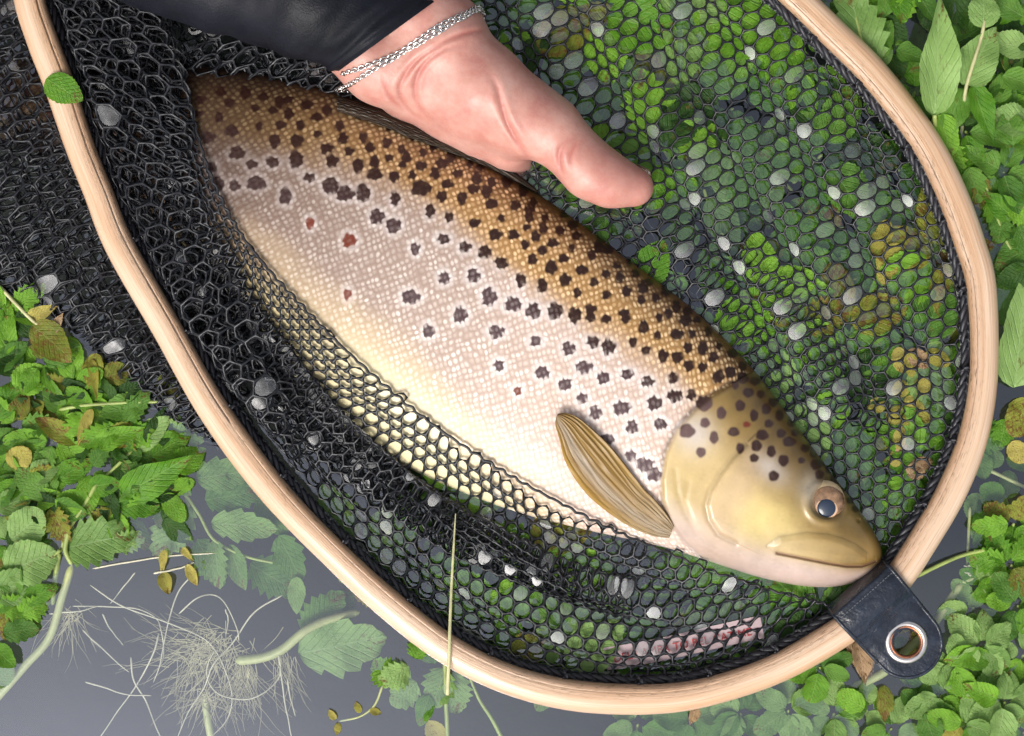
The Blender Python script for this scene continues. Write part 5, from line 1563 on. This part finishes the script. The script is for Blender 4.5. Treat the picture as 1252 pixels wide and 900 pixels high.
# --- left: leaf bed outside the bag of the net
LEFT = [
 ('worn lance-shaped leaf at the left edge below the net bag', [(6, 434, 88, 72, 30, 6, 'bright', 'lance'), (-4, 452, 40, 52, 28, 4, 'mid', 'ovate')], [[(-10, 340, 6), (20, 372, 8), (40, 392, 8), (64, 410, 6)]]),
 ('yellow-brown spotted leaf close under the net bag', [(40, 398, -40, 68, 42, 8, 'olive', 'ovate'), (36, 392, 30, 40, 20, 6, 'yellow', 'lance'), (62, 408, 60, 30, 14, 9, 'brown', 'lance')], []),
 ('rounded green leaves at the left edge', [(20, 478, 40, 46, 40, 5, 'bright', 'round'), (-6, 512, 60, 56, 32, 7, 'bright', 'ovate'), (-4, 545, 30, 36, 28, 5, 'mid', 'ovate')], [[(30, 500, -8), (12, 520, -2), (0, 550, -4)]]),
 ('broad dark green leaf in the middle of the left leaf bed', [(42, 482, 10, 66, 30, 2, 'dark', 'ovate'), (84, 470, 100, 40, 24, 2, 'mid', 'ovate'), (100, 455, -60, 48, 26, 2, 'dark', 'ovate')], []),
 ('olive leaf pair hanging beside the horizontal stem', [(118, 432, -100, 42, 26, 5, 'olive', 'ovate'), (128, 462, 20, 36, 30, 5, 'olive', 'ovate'), (112, 440, -80, 50, 12, 8, 'yellow', 'lance')], [[(72, 501, 6), (100, 496, 7), (140, 493, 6), (198, 491, 3)]]),
 ('large green leaf below the horizontal stem', [(104, 512, 18, 78, 38, 4, 'mid', 'ovate'), (112, 500, -110, 50, 14, 9, 'yellow', 'lance'), (118, 545, 22, 64, 28, 7, 'bright', 'lance')], []),
 ('pale leaf with a wet tip beside the drowned leaf', [(160, 550, 42, 62, 34, 3, 'pale', 'ovate'), (166, 552, -20, 46, 28, 1, 'mid', 'ovate')], [[(108, 602, 2), (132, 580, 6), (162, 551, 4)]]),
 ('long serrated bright leaf pointing at the hoop', [(150, 606, 30, 104, 44, 6, 'bright', 'lance'), (216, 576, 40, 44, 34, 3, 'bright', 'ovate'), (212, 580, -50, 34, 26, -3, 'mid', 'ovate')], [[(212, 572, 2), (222, 592, -4), (232, 620, -10)]]),
 ('eaten yellow leaf at the left edge', [(14, 572, 50, 34, 30, 9, 'yellow', 'round')], []),
 ('green leaves around the eaten yellow leaf', [(22, 560, 30, 42, 26, 4, 'mid', 'ovate'), (40, 590, 40, 44, 30, 6, 'pale', 'ovate'), (72, 585, 30, 56, 30, 5, 'bright', 'lance'), (30, 604, 20, 56, 32, 5, 'bright', 'ovate'), (108, 596, 10, 44, 28, 5, 'bright', 'ovate'), (-6, 576, -20, 30, 26, 2, 'mid', 'ovate')], []),
 ('rounded pale leaves at the left edge above the twin stems', [(-4, 622, 20, 44, 32, 8, 'pale', 'round'), (14, 660, 40, 56, 46, 9, 'pale', 'round'), (-10, 645, 0, 34, 26, 6, 'pale', 'round'), (30, 620, 20, 50, 30, 5, 'bright', 'ovate')], []),
 ('bright green leaf pair over the slanting stem', [(72, 626, 40, 42, 32, 8, 'bright', 'ovate'), (158, 622, 14, 60, 32, 6, 'bright', 'lance'), (176, 630, 60, 36, 28, 3, 'dark', 'ovate')], [[(118, 592, 6), (98, 626, 8), (80, 655, 4), (74, 680, -4)]]),
 ('big pale lobed leaf lying on the water right of the slanting stem', [(80, 670, 12, 88, 56, 3, 'pale', 'lobed'), (140, 668, 20, 40, 28, 0.8, 'pale', 'lobed')], []),
 ('large round pale leaves at the left edge above the dark water', [(8, 700, 24, 66, 56, 9, 'pale', 'round'), (-10, 722, 10, 60, 48, 7, 'pale', 'round')], [[(74, 672, 4), (60, 685, 6), (40, 690, 9)]]),
 ('toothed bright leaves low at the left edge', [(24, 752, 30, 40, 30, 6, 'bright', 'lobed'), (-4, 748, 20, 40, 30, 5, 'bright', 'lobed'), (4, 775, 10, 44, 28, 7, 'mid', 'lobed'), (-10, 790, -40, 40, 28, 7, 'bright', 'ovate'), (-10, 838, 40, 34, 26, -2, 'pale', 'round')], []),
]
for lab, lv, st in LEFT:
    p = plant(lv[0][0], lv[0][1], lab)
    for (x, y, a, l, w_, z, m_, sh) in lv: leaf(p, x, y, a, l, w_, z, m_, sh)
    for pts in st: stem(p, pts, 2.6, 2.0, 'straw' if 'worn' in lab else 'stem')
# dark leaves added beneath them to cover the water's sheen in the gaps
p = plant(90, 500, 'dark undergrowth leaves added to fill gaps beneath the left leaf bed', z=-20)
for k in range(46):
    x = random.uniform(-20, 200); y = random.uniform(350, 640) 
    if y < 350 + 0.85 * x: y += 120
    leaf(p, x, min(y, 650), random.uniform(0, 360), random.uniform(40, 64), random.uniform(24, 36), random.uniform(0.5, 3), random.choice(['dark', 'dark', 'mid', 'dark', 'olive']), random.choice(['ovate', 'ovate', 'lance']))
for k, (x, y) in enumerate([(10, 380), (48, 445), (88, 470), (118, 500), (20, 520), (64, 540), (150, 520), (110, 575), (30, 585), (180, 560), (60, 615), (140, 620), (12, 665), (196, 600), (20, 735)]):
    p = plant(x, y, 'small leafy sprig filling in between the larger leaves of the left leaf bed', group='small sprigs in the left leaf bed')
    a0 = random.uniform(0, 360)
    for q in range(5):
        a = a0 + 72 * q + random.uniform(-20, 20); L_ = random.uniform(34, 54)
        leaf(p, x + 6 * math.cos(math.radians(a)), y - 6 * math.sin(math.radians(a)), a, L_, L_ * random.uniform(0.5, 0.7), random.uniform(2, 7), random.choice(['bright', 'mid', 'bright', 'olive', 'bright']), random.choice(['ovate', 'round', 'lobed']))
    stem(p, [(x + random.uniform(-20, 20), y + 20, -30), (x, y, -2)], 2.2, 1.8)
for k, (x, y) in enumerate([(1046, 10), (1090, 60), (1118, 112), (1160, 60), (1212, 130), (1240, 100), (1226, 210), (1236, 20), (1180, 160), (1244, 270)]):
    p = plant(x, y, 'small leafy sprig filling in between the upright leaves of the upper right corner', group='small sprigs in the upper right corner')
    a0 = random.uniform(0, 360)
    for q in range(5):
        a = a0 + 72 * q + random.uniform(-20, 20); L_ = random.uniform(36, 60)
        if x < 1130: L_ *= 0.7
        leaf(p, x + 6 * math.cos(math.radians(a)), y - 6 * math.sin(math.radians(a)), a, L_, L_ * random.uniform(0.5, 0.7), random.uniform(0.6, 5), random.choice(['bright', 'mid', 'dark', 'mid']), random.choice(['ovate', 'lance', 'lobed']))
    stem(p, [(x + random.uniform(-20, 20), y + 20, -30), (x, y, -2)], 2.2, 1.8)
# drowned frond
p = plant(255, 640, 'drowned grey-green frond spreading under the water below the hoop', z=-16)
for (x, y, a, l, w_, z) in ((196, 548, 26, 62, 50, -5), (240, 585, 8, 66, 40, -8), (228, 615, -118, 80, 46, -10), (250, 612, 10, 74, 42, -14), (258, 640, -4, 82, 36, -8), (262, 660, -84, 62, 26, -10), (280, 666, -70, 60, 26, -12), (340, 655, -62, 64, 36, -16), (362, 705, -88, 46, 22, -12), (305, 690, -30, 70, 44, -44), (240, 660, -60, 66, 34, -30), (320, 605, -60, 60, 36, -24)):
    leaf(p, x, y, a, l, w_, z, 'pale' if z > -13 else 'mid', 'lobed' if l > 60 else 'ovate', pitch=0, roll=0)
stem(p, [(228, 606, -6), (244, 630, -8), (262, 660, -10), (300, 680, -12), (345, 690, -14)], 2.2, 1.8, 'stem')
p = plant(60, 770, 'thick pale stem going under the water at the left edge', z=-6, name='sunken_cress')
stem(p, [(88, 690, -2), (76, 730, -6), (60, 780, -10), (30, 815, -12), (-20, 872, -16)], 5.0, 5.5, 'stem_pale')
stem(p, [(72, 676, 4), (68, 705, -4), (64, 740, -8)], 3.6, 3.2, 'stem')
stem(p, [(88, 690, 0), (80, 672, 4), (84, 650, 6)], 3.2, 3.0, 'stem')
p = plant(205, 700, 'twisted dry seed husk curled on a thin twig, nearer the left edge', name='withered_leaf')
leaf(p, 202, 672, -100, 34, 10, 6, 'yellow', 'lance'); leaf(p, 198, 700, -70, 28, 17, 6, 'yellow', 'ovate')
stem(p, [(114, 696, 2), (150, 688, 3), (205, 680, 4), (262, 676, 2)], 1.3, 0.9, 'root', 'twig')
p = plant(232, 690, 'twisted dry seed husk on a thin twig, nearer the hoop', name='withered_leaf')
leaf(p, 222, 670, -50, 22, 9, 6, 'yellow', 'lance'); leaf(p, 228, 690, -65, 30, 13, 6, 'yellow', 'ovate')
stem(p, [(188, 702, 3), (212, 697, 5), (238, 688, 4)], 1.4, 1.0, 'root', 'twig')

# --- root tangle at the bottom left
p = empty('root_tangle', P(270, 780, -10), 'pale tangle of stringy white roots and stem under the water', 'roots')
stem(p, [(288, 808, -12), (320, 804, -12), (345, 794, -10), (372, 772, -9), (400, 758, -16), (440, 748, -26)], 6.5, 5.0, 'stem_pale')
stem(p, [(262, 920, -24), (254, 880, -22), (250, 845, -20)], 5, 4.5, 'stem_pale')
ROOTS = [
 [(88, 742), (130, 742), (165, 744), (190, 755), (197, 770), (200, 800), (196, 815)],
 [(110, 715), (150, 741), (200, 760), (245, 778), (262, 792), (275, 815), (285, 850), (278, 880), (255, 905)],
 [(235, 705), (218, 725), (208, 755), (200, 790), (196, 815), (188, 835)],
 [(218, 750), (240, 732), (260, 728), (276, 740), (290, 770), (293, 785)],
 [(345, 728), (310, 750), (285, 785), (262, 812), (250, 840), (230, 870), (215, 905)],
 [(160, 803), (163, 830), (178, 858), (192, 892), (200, 910)],
 [(195, 775), (188, 800), (165, 840), (140, 875), (120, 905)],
 [(342, 815), (345, 840), (350, 870), (358, 905)], [(340, 800), (342, 825), (325, 845), (300, 855), (270, 850), (255, 835), (253, 815), (262, 795)],
 [(352, 830), (354, 850), (362, 875)], [(100, 770), (125, 792), (158, 822)], [(105, 834), (130, 842), (160, 850), (185, 852)], [(125, 750), (135, 770), (150, 790)],
 [(276, 745), (280, 760), (277, 776)], [(60, 750), (95, 748), (120, 742)], [(165, 700), (148, 722), (135, 738)]]
for r_ in ROOTS:
    pts = [(x, y, -9 + 5 * math.sin(k * 1.3 + x)) for k, (x, y) in enumerate(r_)]
    stem(p, pts, random.uniform(0.85, 1.2), 0.6, 'root', 'root')
parts = []
for k in range(170):
    x, y = 258 + random.gauss(0, 20), 792 + random.gauss(0, 14)
    a = random.uniform(150, 300); l = random.uniform(30, 100)
    pts = [(x, y, -14)]
    for q in range(5):
        a += random.uniform(-18, 18)
        x += l / 5 * math.cos(math.radians(a)); y -= l / 5 * math.sin(math.radians(a)) 
        pts.append((x, y, -14 - q * random.uniform(-1, 5)))
    c = catmull(pts, 18); parts.append(tube(PP(c), np.linspace(0.55, 0.22, 18) * S, 4))
for (x0, y0, n_, a_lo, a_hi, l_) in ((300, 815, 50, 230, 310, 80), (345, 805, 30, 250, 300, 60), (85, 750, 40, 200, 340, 60), (255, 850, 40, 180, 360, 50)):
    for k in range(n_):
        x, y = x0 + random.gauss(0, 7), y0 + random.gauss(0, 6)
        a = random.uniform(a_lo, a_hi); l = l_ * random.uniform(0.4, 1.2)
        pts = [(x, y, -16)]
        for q in range(5):
            a += random.uniform(-18, 18); x += l / 5 * math.cos(math.radians(a)); y -= l / 5 * math.sin(math.radians(a)); pts.append((x, y, -16 - q * random.uniform(0, 6)))
        parts.append(tube(PP(catmull(pts, 14)), np.linspace(0.5, 0.2, 14) * S, 4))
v_, f_ = join(parts)
link('fine_roots', mesh_from('fine_roots', v_, f_), M['rootf'], p, kind='stuff')

# --- sprigs under the netting
def under_ok(x, y):
    a = np.array([x]); b_ = np.array([y])
    return bool(in_poly(a, b_, hoop_poly)[0]) and not bool(in_poly(a, b_, np.vstack([DORS + np.array([-40, 30]), [(1070, 700)], [p_[:2] for p_ in V_[::-1]]]))[0])
SPRIGS = []
tries = 0
while len(SPRIGS) < 66 and tries < 9000:
    tries += 1
    x = random.uniform(430, 1190); y = random.uniform(-20, 830)
    if not under_ok(x, y): continue
    if x < 560 and y < 420: continue
    if any(math.hypot(x - a_, y - b_) < 50 for a_, b_ in SPRIGS): continue
    SPRIGS.append((x, y))
for x, y in SPRIGS:
    p = plant(x, y, 'leafy green sprig seen through the netting inside the hoop', z=-20, group='leafy sprigs under the netting')
    a0 = random.uniform(0, 360); n = random.randint(5, 7)
    tint = random.choice([['bright', 'bright', 'mid'], ['bright', 'mid', 'dark'], ['pale', 'mid', 'pale'], ['mid', 'dark', 'bright'], ['bright', 'bright', 'olive'], ['bright', 'bright', 'bright']])
    deep = random.random() < 0.45 or (690 < x < 980 and 700 < y < 860)
    for k in range(n):
        a = a0 + 360 / n * k + random.uniform(-25, 25)
        rr = random.uniform(0, 26)
        L_ = random.uniform(52, 92)
        z = random.uniform(-30, -8) if deep else random.uniform(-3, 0.8)
        lx, ly = x + rr * math.cos(math.radians(a)), y - rr * math.sin(math.radians(a))
        tx, ty = lx + L_ * math.cos(math.radians(a)), ly - L_ * math.sin(math.radians(a))
        if not (in_poly(np.array([tx]), np.array([ty]), hoop_poly)[0] or y < 0): L_ *= 0.5
        leaf(p, lx, ly, a, L_, L_ * random.uniform(0.55, 0.8), z, random.choice(tint), random.choice(['ovate', 'round', 'lobed', 'ovate']), pitch=random.uniform(-3, 2), roll=random.uniform(-4, 4), relief=0.16)
    stem(p, [(x + random.uniform(-50, 50), y + random.uniform(-50, 50), -40), (x, y, -12)], 2.6, 2.0)
for k, (x, y, lab) in enumerate([(1064, 306, 'yellowed leaf cluster under the mesh near the hoop, highest of the yellow ones'), (1104, 428, 'yellowed leaf cluster under the mesh, level with the spotted shoulder of the trout'), (1110, 492, 'largest yellowed leaf cluster under the mesh, right of the trout head'), (1104, 562, 'yellowed leaf cluster under the mesh just above the snout of the trout')]):
    p = plant(x, y, lab, name='yellowed_plant')
    for q in range(5 if k != 2 else 8):
        leaf(p, x + random.uniform(-28, 28), y + random.uniform(-14, 14), random.uniform(0, 360), random.uniform(20, 34), random.uniform(16, 24), 1.5, random.choice(['yellow', 'yellow', 'brown']), 'round', pitch=0, roll=0, relief=0.1)

# --- every small sprig gets the label that points to it: how near it is to a thing one can find
ORD = ['nearest', 'second nearest', 'third nearest', 'fourth nearest', 'fifth nearest', 'sixth nearest', 'seventh nearest', 'eighth nearest', 'ninth nearest', 'tenth nearest', 'eleventh nearest', 'twelfth nearest']
def rank_labels(group, landmarks, template):
    rows = {}
    for o in COL.objects:
        if o.get('group') != group or o.parent: continue
        x, y = o.location.x / S + 626, 450 - o.location.y / S
        k = min(landmarks, key=lambda n: math.hypot(landmarks[n][0] - x, landmarks[n][1] - y))
        rows.setdefault(k, []).append((math.hypot(landmarks[k][0] - x, landmarks[k][1] - y), o))
    for k, r in rows.items():
        for q, (_, o) in enumerate(sorted(r, key=lambda t: t[0])):
            o['label'] = template.format(ORD[min(q, 11)], k)
rank_labels('leafy sprigs under the netting', {'the thumb tip': (800, 228), 'the wrist': (600, 20), 'the upper hoop': (980, 20), 'the right curve of the hoop': (1190, 420), 'the highest yellowed cluster': (1064, 306), 'the largest yellowed cluster': (1110, 492), "the middle of the trout's back": (760, 310), "the trout's shoulder": (890, 420), "the trout's eye": (1011, 614), 'the white label tag': (836, 787), 'the grass blade': (552, 720), 'the pectoral fin': (750, 590), 'the eyelet strap': (1070, 740), 'the bracelet end': (700, 80), 'the lowest part of the hoop': (690, 845), 'the bunched left folds': (400, 590)},
            'leafy sprig under the mesh, {} to {}')
rank_labels('small sprigs in the left leaf bed', {'the net bag': (80, 390), 'the horizontal stem': (135, 493), 'the eaten yellow leaf': (27, 558), 'the long serrated leaf': (190, 585), 'the big pale lobed leaf': (118, 655), 'the large round pale leaves': (30, 690)},
            'small sprig in the left leaf bed, {} to {}')
rank_labels('small sprigs in the upper right corner', {'the tall lance leaf': (1145, 70), 'the heart-shaped leaf': (1195, 70), 'the serrated leaf by the hoop': (1052, 30), 'the large edge leaf': (1240, 380)},
            'small sprig in the upper right, {} one to {}')
rank_labels('small cress among the lower right rosettes', {'the eyelet': (1107, 787), 'the star-shaped rosette': (1200, 790), 'the corner rosette': (1228, 858), 'the hoop': (955, 815)},
            'small low cress at the lower right, {} one to {}')

# --- loose things on top
me = mesh_from('loose_leaf', LEAFV['ovate'][2][0], LEAFV['ovate'][2][1], True); me.materials.append(M['bright'])
o = bpy.data.objects.new('loose_leaf', me); COL.objects.link(o)
o.location = Vector(P(56, 96, HZ + 22)); o.rotation_euler = (math.radians(4), math.radians(4), math.radians(-32)); o.scale = (50 * S, 36 * S, 16 * S)
o['label'] = 'small torn green leaf stuck on the wooden hoop near its upper left end'; o['category'] = 'leaf'
bl = catmull([(557, 628, 36), (554, 680, 40), (551, 740, 44), (549, 800, 48), (547, 850, 40)], 40)
rad_ = np.interp(np.linspace(0, 1, 40), [0, 0.2, 0.7, 1], [0.6, 1.4, 2.0, 2.2]) * S
v_, f_ = tube(PP(bl), rad_, 8, flat=0.35)
link('dry_grass', mesh_from('dry_grass', v_, f_), M['straw'], label='thin dry grass blade lying upright across the netting and the lower hoop', cat='grass')
